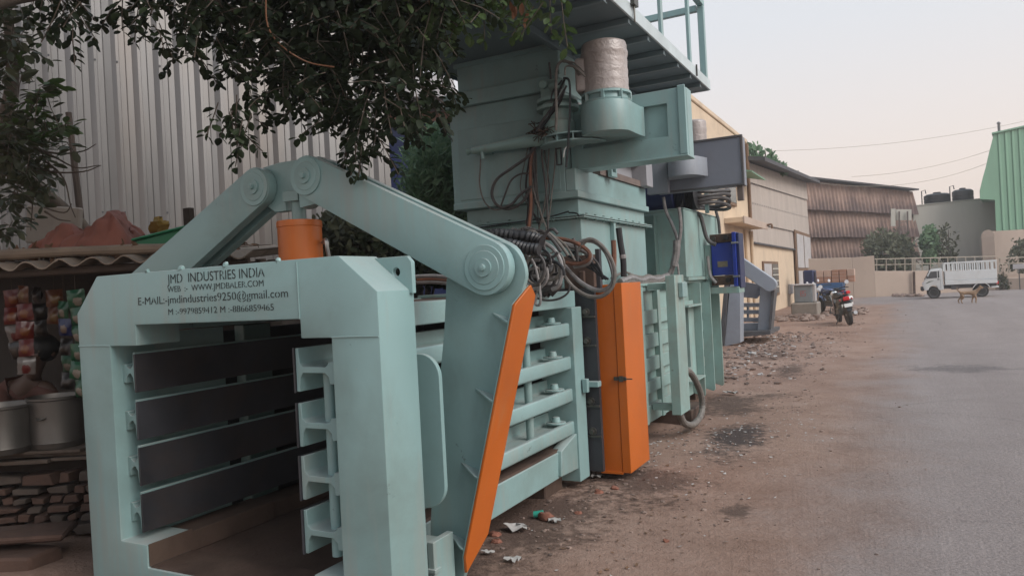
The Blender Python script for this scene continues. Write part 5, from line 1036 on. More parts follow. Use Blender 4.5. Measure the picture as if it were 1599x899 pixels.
# loose slabs at the bottom left
for px, py, sx, sy, h, rz, zz, lab in ((25, 835, .62, .36, .045, .2, .145, 'flat stone slab lying on top of the loose stones at the lower left'), (15, 872, .5, .3, .10, -.15, .03, 'thick stone block propping up the flat slab at the lower left')):
    c = at(px, py, Z=zz); b = MB().obox(c, (sx, sy, h), SR @ Matrix.Rotation(rz, 3, 'Z') @ Matrix.Rotation(.04, 3, 'Y')); rnd = random.Random(px); b.v = [tuple(Vector(v)+Vector((rnd.uniform(-.04, .04), rnd.uniform(-.04, .04), rnd.uniform(-.01, .01)))) for v in b.v]
    o = obj('stone_slab', b, 'stone', bevel=.015, loc=tuple(c)); tag(o, lab, 'stone')
# things on the roof
pl_ = obj('bamboo_pole', MB().tube([SP(-5, 4.99, 1.905), SP(-4, 4.99, 1.90), SP(-3, 5.0, 1.90), SP(-2.1, 5.02, 1.885)], .034, 10, 6, ring=(1.12, 5)), 'bamboo', loc=tuple(SP(-3.5, 5, 1.9))); tag(pl_, 'long brown bamboo pole lying along the shop roof edge', 'pole')
b = MB(); NX, NY = 54, 30; vs = []
tc0 = at(165, 375, D=5.45); tc0.z = 1.875
for j in range(NY+1):
    for i in range(NX+1):
        u, v = i/NX*2-1, j/NY*2-1; rr_ = math.sqrt(u*u+v*v)*(1+.25*MN.noise((u*1.5, v*1.5, 8))); edge = max(0, min(1, (1.08-rr_)/.6)); edge = edge*edge*(3-2*edge)
        top = .25+.03*math.exp(-((u+.15)/.35)**2)-.09*(u > .3)*(u-.3)+.05*math.sin(u*7+v*2)
        n1 = MN.noise((u*2.2, v*2.2, 3)); fold = (1-abs(MN.noise((u*2.6+v*1.3, v*2.4-u*.6, 7))*2.2))**3; fold2 = (1-abs(MN.noise((u*5.2-v*2, v*4, 2))*2.0))**3
        h = top*edge**.45*(1+.28*n1)-.075*fold*edge-.04*fold2*edge-.05*max(0, MN.noise((u*3.3-v, v*3, 5)))*edge+.015*MN.noise((u*9, v*9, 4))*edge
        skirt = .03*MN.noise((u*7, v*7, 9))
        vs.append(tuple(tc0+RT*(u*(.47+.05*n1)+skirt)+FW*(v*.40+skirt+.02*fold)+Vector((0, 0, max(h, .004)))))
b.add(vs, [(j*(NX+1)+i, j*(NX+1)+i+1, (j+1)*(NX+1)+i+1, (j+1)*(NX+1)+i) for j in range(NY) for i in range(NX)])
o = obj('tarpaulin', b, 'tarp', loc=tuple(tc0), ang=70); tag(o, 'crumpled brownish red tarpaulin heaped on the shop roof', 'tarp')
c = at(248, 352, D=5.55); rnd = random.Random(1); o = obj('cloth_bundle', MB().blob(c, .07, 12, 8, .35, rnd, (1.2, .8, .8)), 'yellow_cloth', loc=tuple(c), ang=70); tag(o, 'small yellow cloth bundle tucked beside the red tarpaulin', 'bundle')
c = at(262, 378, D=5.3); b = MB().obox(c+Vector((0, 0, 0)), (.36, .3, .075), SR @ Matrix.Rotation(-.25, 3, 'Y') @ Matrix.Rotation(.3, 3, 'Z')); b.obox(c+Vector((0, 0, .045)), (.42, .36, .016), SR @ Matrix.Rotation(-.25, 3, 'Y') @ Matrix.Rotation(.3, 3, 'Z')); o = obj('plastic_crate', b, 'green_plastic', loc=tuple(c), bevel=.006); tag(o, 'flat green plastic tray on the shop roof behind the linkage arm', 'crate')
c = at(85, 352, D=5.9); o = obj('broken_slab', MB().obox(c, (.42, .06, .30), SR @ Matrix.Rotation(.1, 3, 'Y')), 'concrete', loc=tuple(c), bevel=.01); tag(o, 'pale broken slab standing on the roof behind bare twigs', 'slab')
o = obj('leaning_pole', MB().cyl(at(126, 340, D=6.2), at(107, 176, D=6.2), .028, .024, n=8), 'dark_wood', loc=tuple(at(126, 340, D=6.2))); tag(o, 'dark thin pole leaning against the corrugated shed wall', 'pole')
o = obj('wood_stub', MB().bar(at(297, 372, D=5.6), at(294, 325, D=5.6), .07, .05), 'dark_wood', loc=tuple(at(297, 372, D=5.6)), bevel=.004); tag(o, 'short dark wooden stub standing behind the green tray', 'post')
# hanging snack packets
def packet_mat(name, c, acc, pos=(.5, .42)):
    m = bpy.data.materials.new(name); m.use_nodes = True; n = m.node_tree; b_ = n.nodes['Principled BSDF']; t = n.nodes.new('ShaderNodeTexCoord'); s_ = n.nodes.new('ShaderNodeSeparateXYZ'); n.links.new(t.outputs['UV'], s_.inputs[0])
    d = n.nodes.new('ShaderNodeVectorMath'); d.operation = 'DISTANCE'; d.inputs[1].default_value = (pos[0], pos[1], 0); n.links.new(t.outputs['UV'], d.inputs[0])
    w = noise(n, t.outputs['UV'], 7, 2); a = n.nodes.new('ShaderNodeMath'); a.operation = 'MULTIPLY_ADD'; a.inputs[1].default_value = .25; n.links.new(w.outputs['Fac'], a.inputs[0]); n.links.new(d.outputs['Value'], a.inputs[2])
    r = ramp(n, [(.36, acc), (.40, c)]); n.links.new(a.outputs[0], r.inputs[0]); n.links.new(r.outputs[0], b_.inputs['Base Color']); b_.inputs['Roughness'].default_value = .3; MATS[name] = m
packet_mat('packet_red', (0.076, 0.008, 0.005), (0.117, 0.036, 0.009)); packet_mat('packet_white_red', (0.117, 0.099, 0.090), (0.090, 0.013, 0.011), (.5, .3)); packet_mat('packet_green', (0.004, 0.054, 0.022), (0.153, 0.126, 0.099), (.55, .3)); packet_mat('packet_blue', (0.006, 0.013, 0.063), (0.126, 0.090, 0.068)); packet_mat('packet_orange', (0.068, 0.022, 0.008), (0.099, 0.054, 0.018)); packet_mat('packet_dark', (0.013, 0.010, 0.009), (0.027, 0.018, 0.013))
def packet_mesh(w, h, m, seed=0):
    NX, NY = 6, 7; me = bpy.data.meshes.new('packet'); vs = []; 
    for sgn_ in (-1, 1):
        for j in range(NY+1):
            for i in range(NX+1):
                u, v = i/NX, j/NY; bulge = .022*math.sin(math.pi*u)**.6*max(0, math.sin(math.pi*min(1, max(0, (v-.08)/.84))))**.6
                n9 = MN.noise((u*3+seed*7, v*3, seed)); p = RT*((u-.5)*w*(1+.12*n9))+FW*(sgn_*(bulge*(1+.8*n9)+.0006)+.012*MN.noise((u*2, v*2, seed+5)))+Vector((0, 0, (v-1)*h)); vs.append(tuple(p))
    n_ = (NX+1)*(NY+1); fs = []
    for s_ in (0, 1):
        for j in range(NY):
            for i in range(NX):
                f = (j*(NX+1)+i, j*(NX+1)+i+1, (j+1)*(NX+1)+i+1, (j+1)*(NX+1)+i); fs.append(tuple(x+s_*n_ for x in (f if s_ == 0 else f[::-1])))
    me.from_pydata(vs, [], fs); uv = me.uv_layers.new()
    for lp in me.loops: k = lp.vertex_index % n_; uv.data[lp.index].uv = ((k % (NX+1))/NX, (k//(NX+1))/NY)
    me.polygons.foreach_set('use_smooth', [True]*len(fs)); me.materials.append(M[m]); return me
PK = {k: [packet_mesh(.105, .118, k, q_) for q_ in range(4)] for k in ('packet_red', 'packet_white_red', 'packet_green', 'packet_blue', 'packet_orange', 'packet_dark')}
for px, y0, ms_, D, lab in ((36, 446, ['packet_orange', 'packet_red', 'packet_red', 'packet_red', 'packet_white_red'], 5.05, 'strip of red snack packets ending in a white one, hanging in the shop'),
                        (18, 452, ['packet_red', 'packet_red', 'packet_white_red', 'packet_dark'], 5.1, 'strip of dull red packets hanging at the left edge of the shop'),
                        (84, 452, ['packet_orange', 'packet_orange'], 5.15, 'short strip of orange brown packets hanging in the shop'), (58, 448, ['packet_dark', 'packet_dark', 'packet_dark'], 5.3, 'strip of dark packets hanging deep in the shop'),
                        (99, 470, ['packet_green', 'packet_blue'], 5.1, 'strip with one blue packet beside the green packets'), (117, 452, ['packet_green']*6, 5.0, 'long strip of green and white packets next to the green frame'), (104, 528, ['packet_dark', 'packet_green', 'packet_dark'], 5.25, 'strip of dark greenish packets behind the long green strip'),
                        (288, 510, ['packet_orange', 'packet_red', 'packet_orange'], 5.35, 'strip of red and yellow packets seen through the press frame'), (278, 512, ['packet_blue', 'packet_white_red'], 5.4, 'strip of pale blue packets seen through the press frame')):
    c = at(px, y0, D=D); st_ = thing('packet_strip', lab, 'snack packets', tuple(c), 'strips of snack packets hanging in the shop')
    obj('string', MB().cyl(c+Vector((0, .0, .12)), c+Vector((0, 0, -.01)), .002, n=4).cyl(Vector((c.x, c.y, c.z+.12)), Vector((c.x, c.y, max(c.z+.13, 1.76))), .002, n=4), 'dark_wood', st_)
    for i, k in enumerate(ms_):
        o = bpy.data.objects.new('packet', random.choice(PK[k])); COL.objects.link(o); o.parent = st_; o.location = (0, 0, -.121*i); o.rotation_euler = (random.uniform(-.16, .16), random.uniform(-.12, .12), random.uniform(-.5, .5))
# shopkeeper
mat('skin_brown', (.075, .042, .03), .6, var=.1); mat('hair_black', (.01, .009, .009), .5, var=.3); mat('shirt_maroon', (.085, .034, .025), .85, var=.2); mat('trousers_dark', (.03, .03, .035), .85)
ps = thing('person', 'dark haired person in a brownish red shirt sitting inside the dim shop', 'person', tuple(at(45, 700, D=5.85).xy)+(0.28,))
def pp(x, y, D): return at(x, y, D=D)
pel = pp(18, 735, 5.95); hd = pp(66, 552, 5.55)
pv = [pel, pp(22, 690, 5.9), pp(30, 640, 5.82), pp(44, 600, 5.68), pp(55, 578, 5.60), hd+Vector((0, 0, -.02)), hd+Vector((0, 0, .05)),
      pp(8, 604, 5.72), pp(2, 655, 5.6), pp(30, 690, 5.45), pp(42, 694, 5.40),            # left arm
      pp(78, 606, 5.66), pp(90, 655, 5.55), pp(70, 688, 5.42), pp(60, 690, 5.38),       # right arm
      pp(-20, 745, 5.6), pp(0, 770, 5.35), pp(60, 745, 5.6), pp(85, 770, 5.35), pp(0, 860, 5.5), pp(80, 860, 5.5), hd+FW*(-.075)+Vector((.02, 0, -.01))]
pe = [(0, 1), (1, 2), (2, 3), (3, 4), (4, 5), (5, 6), (3, 7), (7, 8), (8, 9), (9, 10), (3, 11), (11, 12), (12, 13), (13, 14), (0, 15), (15, 16), (16, 19), (0, 17), (17, 18), (18, 20), (5, 21)]
pr_ = [.13, .12, .125, .10, .05, .075, .07, .055, .042, .03, .03, .055, .042, .03, .03, .075, .055, .075, .055, .035, .035, .03]
for bi, s_ in ((10, 1), (14, -1)):
    for k in range(4):
        base = pv[bi]; d = (RT*(.5*s_)+FW*-.6).normalized(); sp_ = (FW*.5+RT*s_*.2).normalized(); i0 = len(pv)
        pv += [base+d*.06+RT*((k-1.5)*.017)+Vector((0, 0, -.0)), base+d*(.10-.006*abs(k-1))+RT*((k-1.5)*.018)+Vector((0, 0, -.015))]; pe += [(bi, i0), (i0, i0+1)]; pr_ += [.0095, .008]
    i0 = len(pv); pv += [pv[bi]+RT*(-.035*s_)+FW*-.02, pv[bi]+RT*(-.04*s_)+FW*-.055]; pe += [(bi, i0), (i0, i0+1)]; pr_ += [.011, .009]
body = skin_body('body', [tuple(v) for v in pv], pe, pr_, 'skin_brown', ps)
skin_body('shirt', [tuple(v) for v in pv[:4]+pv[7:9]+pv[11:13]], [(0, 1), (1, 2), (2, 3), (3, 4), (4, 5), (3, 6), (6, 7)], [.15, .142, .148, .118, .072, .062, .072, .062], 'shirt_maroon', ps)
skin_body('trousers', [tuple(pv[i]) for i in (0, 15, 16, 19, 17, 18, 20)], [(0, 1), (1, 2), (2, 3), (0, 4), (4, 5), (5, 6)], [.14, .09, .07, .05, .09, .07, .05], 'trousers_dark', ps)
b = MB().blob(hd+Vector((0, 0, .045))+FW*.02, .105, 16, 12, .05, random.Random(4), (1, 1.05, 1)); obj('hair', b, 'hair_black', ps, ang=80)
for s_ in (-1, 1): obj('eye', MB().blob(hd+FW*-.083+RT*(.028*s_)+Vector((0, 0, .02)), .008, 8, 6), 'stone_grey', ps); obj('ear', MB().blob(hd+RT*(.082*s_)+Vector((0, 0, 0)), .022, 8, 6, 0, random, (.5, .8, 1.2)), 'skin_brown', ps)

# ================================================================== vegetation
def leaf_mat(name, c, c2, rough=.5, back=.25, scale=1.2):
    m = bpy.data.materials.new(name); m.use_nodes = True; n = m.node_tree; b = n.nodes['Principled BSDF']; t = n.nodes.new('ShaderNodeNewGeometry')
    w = noise(n, t.outputs['Position'], scale, 3); w2 = noise(n, t.outputs['Position'], scale*9, 2)
    s_ = n.nodes.new('ShaderNodeMath'); s_.operation = 'MULTIPLY_ADD'; s_.inputs[1].default_value = .6; n.links.new(w2.outputs['Fac'], s_.inputs[0])
    s2 = n.nodes.new('ShaderNodeMath'); s2.operation = 'MULTIPLY'; s2.inputs[1].default_value = .4; n.links.new(w.outputs['Fac'], s2.inputs[0]); n.links.new(s2.outputs[0], s_.inputs[2])
    r = ramp(n, [(.35, c), (.65, c2)]); n.links.new(s_.outputs[0], r.inputs[0]); n.links.new(r.outputs[0], b.inputs['Base Color']); b.inputs['Roughness'].default_value = rough; b.inputs['Specular IOR Level'].default_value = .3
    tl = n.nodes.new('ShaderNodeBsdfTranslucent'); n.links.new(r.outputs[0], tl.inputs[0]); mx = n.nodes.new('ShaderNodeMixShader'); mx.inputs[0].default_value = back
    n.links.new(b.outputs[0], mx.inputs[1]); n.links.new(tl.outputs[0], mx.inputs[2]); n.links.new(mx.outputs[0], n.nodes['Material Output'].inputs[0]); MATS[name] = m
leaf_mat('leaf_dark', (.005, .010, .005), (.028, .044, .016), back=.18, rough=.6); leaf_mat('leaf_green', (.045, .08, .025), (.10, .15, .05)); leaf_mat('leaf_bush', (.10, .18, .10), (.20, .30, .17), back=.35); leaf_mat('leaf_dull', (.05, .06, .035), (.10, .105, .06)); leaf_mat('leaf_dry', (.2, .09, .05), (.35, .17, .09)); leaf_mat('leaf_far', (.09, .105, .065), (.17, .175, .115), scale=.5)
leaf_mat('leaf_brown', (.035, .028, .02), (.06, .05, .03))
mat('bark', (.09, .07, .055), .95, var=.3, vs=8, bump=.5)
def leaf(b, p, d, nrm, L, W, shape=0):
    d = d.normalized(); s_ = d.cross(nrm)
    if s_.length < 1e-4: s_ = d.orthogonal()
    s_.normalize(); u = s_.cross(d)
    if shape == 0: o = len(b.v); b.v += [tuple(p), tuple(p+d*L*.28+s_*W*.42+u*W*.12), tuple(p+d*L*.62+s_*W*.5+u*W*.14), tuple(p+d*L*.88+s_*W*.27+u*W*.06), tuple(p+d*L-u*W*.05), tuple(p+d*L*.88-s_*W*.27+u*W*.06), tuple(p+d*L*.62-s_*W*.5+u*W*.14), tuple(p+d*L*.28-s_*W*.42+u*W*.12)]; b.f += [(o, o+1, o+2, o+3, o+4), (o, o+4, o+5, o+6, o+7)]
    else: o = len(b.v); b.v += [tuple(p), tuple(p+d*L*.45+s_*W*.5+u*W*.15), tuple(p+d*L), tuple(p+d*L*.45-s_*W*.5+u*W*.15)]; b.f += [(o, o+1, o+2), (o, o+2, o+3)]
def rv(rnd): return Vector((rnd.gauss(0, 1), rnd.gauss(0, 1), rnd.gauss(0, 1))).normalized()
def sprig(lb, tb, p, d, rnd, n=9, L=.06, W=.036, step=.032, droop=.05, picked=None, pick=0):
    pts = [p]; q = p.copy(); d = d.normalized()
    for i in range(n):
        d = (d+Vector((0, 0, -droop))+rv(rnd)*.10).normalized(); q = q+d*step; pts.append(q.copy())
        for s_ in (-1, 1):
            side = d.cross(Vector((0, 0, 1))+rv(rnd)*.5).normalized()*s_
            ld = (side*.9+d*.55+rv(rnd)*.35+Vector((0, 0, -.25))).normalized(); k = rnd.uniform(.7, 1.15)
            args = (q+ld*.008, ld, (Vector((0, 0, 1))+rv(rnd)*.6).normalized(), L*k, W*k*rnd.uniform(.85, 1.1))
            if picked is not None and rnd.random() < pick: picked.append(args)
            else: leaf(lb, *args)
    if tb is not None: tb.tube(pts[::3]+[pts[-1]], .0028, 4, 1)
def inpoly(x, y, P_):
    c = False; j = len(P_)-1
    for i in range(len(P_)):
        if ((P_[i][1] > y) != (P_[j][1] > y)) and x < (P_[j][0]-P_[i][0])*(y-P_[i][1])/(P_[j][1]-P_[i][1])+P_[i][0]: c = not c
        j = i
    return c
def scatter(P_, n, rnd):
    xs_ = [p[0] for p in P_]; ys_ = [p[1] for p in P_]; out_ = []
    while len(out_) < n:
        x, y = rnd.uniform(min(xs_), max(xs_)), rnd.uniform(min(ys_), max(ys_))
        if inpoly(x, y, P_): out_.append((x, y))
    return out_
# the big tree overhead
rnd = random.Random(21)
ft = thing('tree', 'dark leafy tree overhanging the press from the left', 'tree', (-2.95, .9, 0))
lb, tb, gb_, db_ = MB(), MB(), MB(), MB(); picked = []
mass = [(262, -70), (272, 20), (298, 55), (312, 92), (335, 112), (366, 122), (385, 160), (402, 190), (440, 188), (470, 196), (484, 228), (520, 240), (548, 262), (590, 235), (640, 225), (680, 190), (694, 140), (700, 70), (705, 40), (720, -70)]
for x, y in scatter(mass, 430, rnd):
    p = at(x, y-48, D=rnd.uniform(3.4, 4.9)); p_d = Vector((rnd.gauss(0, .6), rnd.gauss(0, .6), rnd.uniform(-1, .1)))
    sprig(lb, tb, p, p_d, rnd, rnd.randint(5, 9), picked=picked, pick=.07)
for x, y in scatter([(258, -60), (275, 10), (300, 40), (330, 75), (420, 120), (560, 160), (690, 130), (720, -60)], 150, rnd):
    p = at(x, y-35, D=rnd.uniform(4.0, 5.2)); sprig(lb, tb, p, rv(rnd), rnd, 8, .08, .055)
for (x, y, sx, sy, n) in ((112, 45, 26, 28, 9), (60, 20, 34, 22, 9), (222, 40, 26, 26, 11), (235, 75, 12, 10, 3), (372, 195, 16, 14, 4), (350, 190, 10, 8, 2), (383, 228, 14, 7, 3), (395, 215, 8, 12, 2), (560, 258, 16, 8, 4), (300, 95, 10, 10, 3), (590, 250, 10, 6, 2)):
    for _ in range(n):
        p = at(rnd.gauss(x, sx*.6), rnd.gauss(y, sy*.6)-34, D=rnd.uniform(3.3, 4.4)); sprig(lb, tb, p, Vector((rnd.gauss(0, .5), rnd.gauss(0, .5), -.7)), rnd, rnd.randint(4, 7), .055, .034, picked=picked, pick=.08)
right = [(640, -70), (655, 60), (690, 84), (735, 50), (780, 56), (820, 40), (850, 50), (905, 34), (912, 0), (905, -70)]
for x, y in scatter(right, 95, rnd):
    p = at(x, y-34, D=rnd.uniform(3.6, 4.4)); sprig(gb_, tb, p, Vector((rnd.gauss(0, .6), rnd.gauss(0, .6), rnd.uniform(-1, .1))), rnd, rnd.randint(4, 7))
for x, y in ((796, 8), (806, 16), (824, 22), (822, 30), (670, 8), (800, 14), (815, 10)):
    p = at(x, y-6, D=3.9); leaf(db_, p, Vector((rnd.gauss(0, .3), 0, -1)), rv(rnd), .07, .03)
above = [(-500, -520), (-200, -260), (150, -230), (600, -230), (640, -520)]  # unseen sprigs over the view, added for shade and fullness
for x, y in scatter(above, 150, rnd):
    p = at(x, y, D=rnd.uniform(3.0, 5.2)); sprig(lb, None, p, rv(rnd), rnd, 8, .085, .055)
for _ in range(800):                                            # unseen crown, thickened to shade the shop and the frame
    th = rnd.uniform(0, 6.28); r = math.sqrt(rnd.random()); p = Vector((-5.0+2.8*r*math.cos(th), 1.7+2.8*r*math.sin(th), 3.75+rnd.uniform(.0, 2.2)*math.sqrt(1-r*r*.8)))
    if (p-EYEP).dot(FW) > .5 and (p.z-1.5)/(p-EYEP).dot(FW) < .66: continue
    sprig(lb, None, p, rv(rnd), rnd, 8, .14, .09, .05)
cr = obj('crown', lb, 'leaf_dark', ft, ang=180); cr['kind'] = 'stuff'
o = obj('lit_leaves', gb_, 'leaf_green', ft, ang=180); o['kind'] = 'stuff'  # same tree in brighter green; the lit look is put into the colour
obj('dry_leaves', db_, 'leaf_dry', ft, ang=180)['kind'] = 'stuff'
obj('twigs', tb, 'bark', ft)['kind'] = 'stuff'
me_l = MB(); leaf(me_l, Vector((0, 0, 0)), Vector((0, 1, 0)), Vector((0, 0, 1)), 1.0, .62); lm = mesh_from('leaf', me_l, 'leaf_dark', ang=180)
fo = root_off(ft)
picked.sort(key=lambda a: (a[0]-EYEP).length)
for a in picked[:295]:
    p, d, nn, L_, W_ = a; d = d.normalized(); s_ = d.cross(nn).normalized(); u = s_.cross(d)
    o = bpy.data.objects.new('leaf', lm); COL.objects.link(o); o.parent = ft
    o.matrix_local = Matrix.Translation(p-fo) @ (Matrix((s_, d, u)).transposed().to_4x4() @ Matrix.Diagonal((L_, L_, L_, 1)))
obj('trunk', MB().tube([(-2.95, .9, -.1), (-2.98, .95, .8), (-3.05, 1.0, 1.8), (-3.2, 1.15, 2.8), (-3.4, 1.4, 3.8)], [.17, .09], 12, 4), 'bark', ft, ang=80)
limbs = MB()
for pts in ([(-3.2, 1.15, 2.8), (-3.0, 1.8, 3.3), (-2.7, 2.8, 3.5), (-2.4, 3.6, 3.4), (-2.2, 4.2, 3.3)], [(-3.1, 1.05, 2.3), (-3.4, 1.9, 2.9), (-3.4, 2.7, 3.2), (-3.2, 3.3, 3.1)], [(-3.3, 1.3, 3.2), (-4.2, 1.9, 3.6), (-5.0, 2.4, 3.5)], [(-3.4, 1.4, 3.8), (-3.6, 1.9, 4.6), (-4.0, 2.4, 5.3)], [(-2.7, 2.8, 3.5), (-3.0, 3.4, 3.2), (-3.1, 3.7, 2.8)]):
    limbs.tube(pts, [.055, .012], 8, 4)
obj('limb', limbs, 'bark', ft, ang=80)
dt = [at(415, -10, D=3.4), at(418, 40, D=3.42), at(440, 72, D=3.45), at(480, 97, D=3.5), at(522, 105, D=3.5)]
o = obj('dry_twig', MB().tube(dt, .004, 5, 5), 'leaf_dry', ft)
# bushy small tree at the far left
rnd = random.Random(33)
lt = thing('tree', 'small tree with large green leaves and bare twigs at the left edge', 'tree', tuple(SP(-3.9, 6.9, 0)))
lb, tb, l2 = MB(), MB(), MB()
for (x, y, sx, sy, n, which) in ((15, 55, 26, 45, 26, 2), (25, 190, 26, 30, 26, 1), (30, 235, 34, 26, 30, 1), (60, 140, 20, 14, 6, 0), (30, 290, 22, 26, 20, 1), (95, 215, 16, 18, 4, 1), (60, 215, 22, 16, 10, 0), (20, 350, 15, 14, 6, 2)):
    for _ in range(n):
        p = at(rnd.gauss(x, sx*.7), rnd.gauss(y, sy*.7), D=rnd.uniform(4.6, 5.4)); sprig({0: lb, 1: l2, 2: l2}[which] if which != 2 else l2, tb, p, Vector((rnd.gauss(0, .6), rnd.gauss(0, .6), rnd.gauss(0, .5))), rnd, rnd.randint(3, 5), .095, .045, .045)
obj('bright_leaves', lb, 'leaf_green', lt, ang=180)['kind'] = 'stuff'; obj('crown', l2, 'leaf_dull', lt, ang=180)['kind'] = 'stuff'
for pts in ([(50, 228), (85, 245), (120, 262), (155, 258)], [(45, 240), (75, 255), (100, 280), (110, 320), (118, 340)], [(40, 250), (80, 268), (130, 268), (158, 258)], [(60, 235), (95, 240), (130, 236), (150, 225)], [(70, 330), (90, 342), (110, 345)], [(20, 300), (60, 320), (100, 332), (112, 318)], [(30, 200), (50, 290), (48, 360)]):
    tb.tube([at(x, y, D=5.2) for x, y in pts], [.009, .003], 5, 4)
obj('twigs', tb, 'bark', lt)
obj('trunk', MB().tube([SP(-3.9, 6.9, -.05), SP(-3.8, 6.75, 1.2), SP(-3.75, 6.7, 2.1), at(15, 250, D=5.6), at(20, 120, D=5.4), at(10, 0, D=5.4)], [.09, .03], 9, 4), 'bark', lt, ang=80)
# dry leaf litter on the shop roof
rnd = random.Random(8); b = MB()
for _ in range(900):
    l = rnd.uniform(-4.6, -1.9); d = 5.0+abs(rnd.gauss(0, .35)); z = 1.845+(d-4.86)*.084+rnd.uniform(0, .03)+.05*max(0, MN.noise((l*3, d*3, 0)))
    leaf(b, SP(l, d, z), rv(rnd)*1.0+Vector((0, 0, .1)), (UP+rv(rnd)*.8).normalized(), rnd.uniform(.04, .09), rnd.uniform(.02, .035))
o = obj('leaf_litter', b, 'dry_leaves', loc=tuple(SP(-3.3, 5.3, 1.85)), ang=180); tag(o, 'dry brown leaves scattered over the shop roof', 'leaf litter', kind='stuff')
# narrow-leaved bushes behind the press
def bush(name, label, poly, D0, D1, n, m, L_, W_, trunk, seed, shape=1, core=0, cat='shrub', dirn=None):
    rnd = random.Random(seed); t = thing(name, label, cat, tuple(trunk[0])); b = MB()
    for x, y in scatter(poly, n, rnd):
        D = rnd.uniform(D0, D1); p = at(x, y, D=D); cl = MN.noise((p.x*1.6, p.y*1.6, p.z*1.6))
        if cl < -.18 and rnd.random() < .75: continue
        c = p+rv(rnd)*L_*.5; ax = (rv(rnd)+Vector((0, 0, .5))).normalized()
        for _ in range(4): leaf(b, c+rv(rnd)*L_*.5, (ax+rv(rnd)*.9).normalized(), rv(rnd), L_*rnd.uniform(.7, 1.2), W_, shape)
    o = obj('crown', b, m, t, ang=180); o['kind'] = 'stuff'
    tbm = MB()
    for i in range(len(trunk)-1): pass
    tbm.tube(trunk, [core or .04, .012], 7, 3)
    for _ in range(7):
        x, y = scatter(poly, 1, rnd)[0]; e_ = at(x, y, D=(D0+D1)/2); s_ = Vector(trunk[1]); tbm.tube([s_, s_.lerp(e_, .5)+Vector((0, 0, .05)), e_], [(core or .04)*.5, .006], 5, 3)
    obj('trunk', tbm, 'bark', t, ang=80); return t
g0 = at(660, 500, D=8.6); g0 = Vector((g0.x, g0.y, 0))
bush('shrub', 'tall narrow leaved green shrub behind the linkage arm and left of the hopper', [(655, 215), (690, 207), (712, 225), (722, 260), (724, 375), (690, 350), (655, 330), (640, 300), (632, 260)], 6.8, 8.2, 1700, 'leaf_bush', .13, .026, [g0, g0+UP*.9, at(680, 300, D=8.3), at(690, 230, D=8.3)], 3)
bush('shrub', 'low dull shrub growing under the right linkage arm beside the orange cylinder', [(495, 350), (520, 335), (560, 345), (610, 372), (600, 402), (500, 404)], 6.4, 7.4, 520, 'leaf_dull', .09, .04, [Vector((*at(550, 480, D=7).xy, 0)), at(550, 440, D=7), at(550, 390, D=7), at(545, 350, D=7)], 5, shape=0)
bush('shrub', 'dark coloured shaded undergrowth between the right linkage arm and the press roof', [(560, 362), (620, 378), (700, 400), (730, 430), (730, 445), (560, 430)], 6.4, 8.2, 700, 'leaf_dark', .12, .05, [Vector((*at(650, 480, D=7.4).xy, 0)), at(650, 460, D=7.4), at(650, 430, D=7.4), at(650, 400, D=7.4)], 6, shape=0)  # lower bush in shade; the shade is put into the leaf colour
# far trees
def far(label, poly, D0, D1, n, m, L_, W_, gx, gD, seed, cat='tree'):
    g_ = at(gx, 460, D=gD); g_.z = 0; cx_ = sum(p[0] for p in poly)/len(poly); cy_ = sum(p[1] for p in poly)/len(poly); ty_ = min(p[1] for p in poly)
    return bush('tree', label, poly, D0, D1, n, m, L_, W_, [g_, at(gx, (cy_+460)/2, D=gD), at(cx_, cy_, D=gD), at(cx_, ty_+8, D=gD)], seed, shape=0, core=.09, cat=cat)
far('wide olive tree in front of the rusty warehouse behind the wall', [(1350, 382), (1362, 368), (1385, 362), (1408, 368), (1424, 385), (1428, 410), (1420, 425), (1360, 425), (1352, 404)], 42, 44.5, 560, 'leaf_far', .30, .14, 1390, 43, 11)
far('dark upright tree in front of the grey building', [(1441, 372), (1448, 355), (1458, 360), (1464, 378), (1462, 402), (1452, 412), (1442, 406), (1439, 390)], 42, 43.5, 420, 'leaf_bush', .26, .13, 1452, 43, 12)
far('thin sparse tree with visible stems right of the dark upright tree', [(1466, 362), (1474, 350), (1482, 370), (1492, 360), (1494, 385), (1490, 412), (1468, 414)], 42, 43.5, 130, 'leaf_dull', .24, .11, 1478, 43, 13)
far('tree behind the railing at the right edge below the green shed', [(1580, 392), (1590, 376), (1610, 380), (1640, 390), (1640, 425), (1584, 424), (1578, 410)], 42, 43.5, 260, 'leaf_far', .28, .13, 1600, 43, 14)
far('tree top with sparse round leaves rising behind the warehouse roof', [(1163, 250), (1164, 228), (1178, 228), (1195, 242), (1206, 252), (1218, 262), (1226, 262), (1228, 275), (1200, 272), (1170, 262)], 33, 35, 110, 'leaf_bush', .30, .18, 1190, 34, 15)
far('dry weedy shrub between the mini truck and the planter', [(1558, 425), (1566, 415), (1574, 430), (1576, 455), (1560, 458)], 40.2, 40.6, 70, 'leaf_dull', .2, .06, 1566, 40.4, 16, 'shrub')
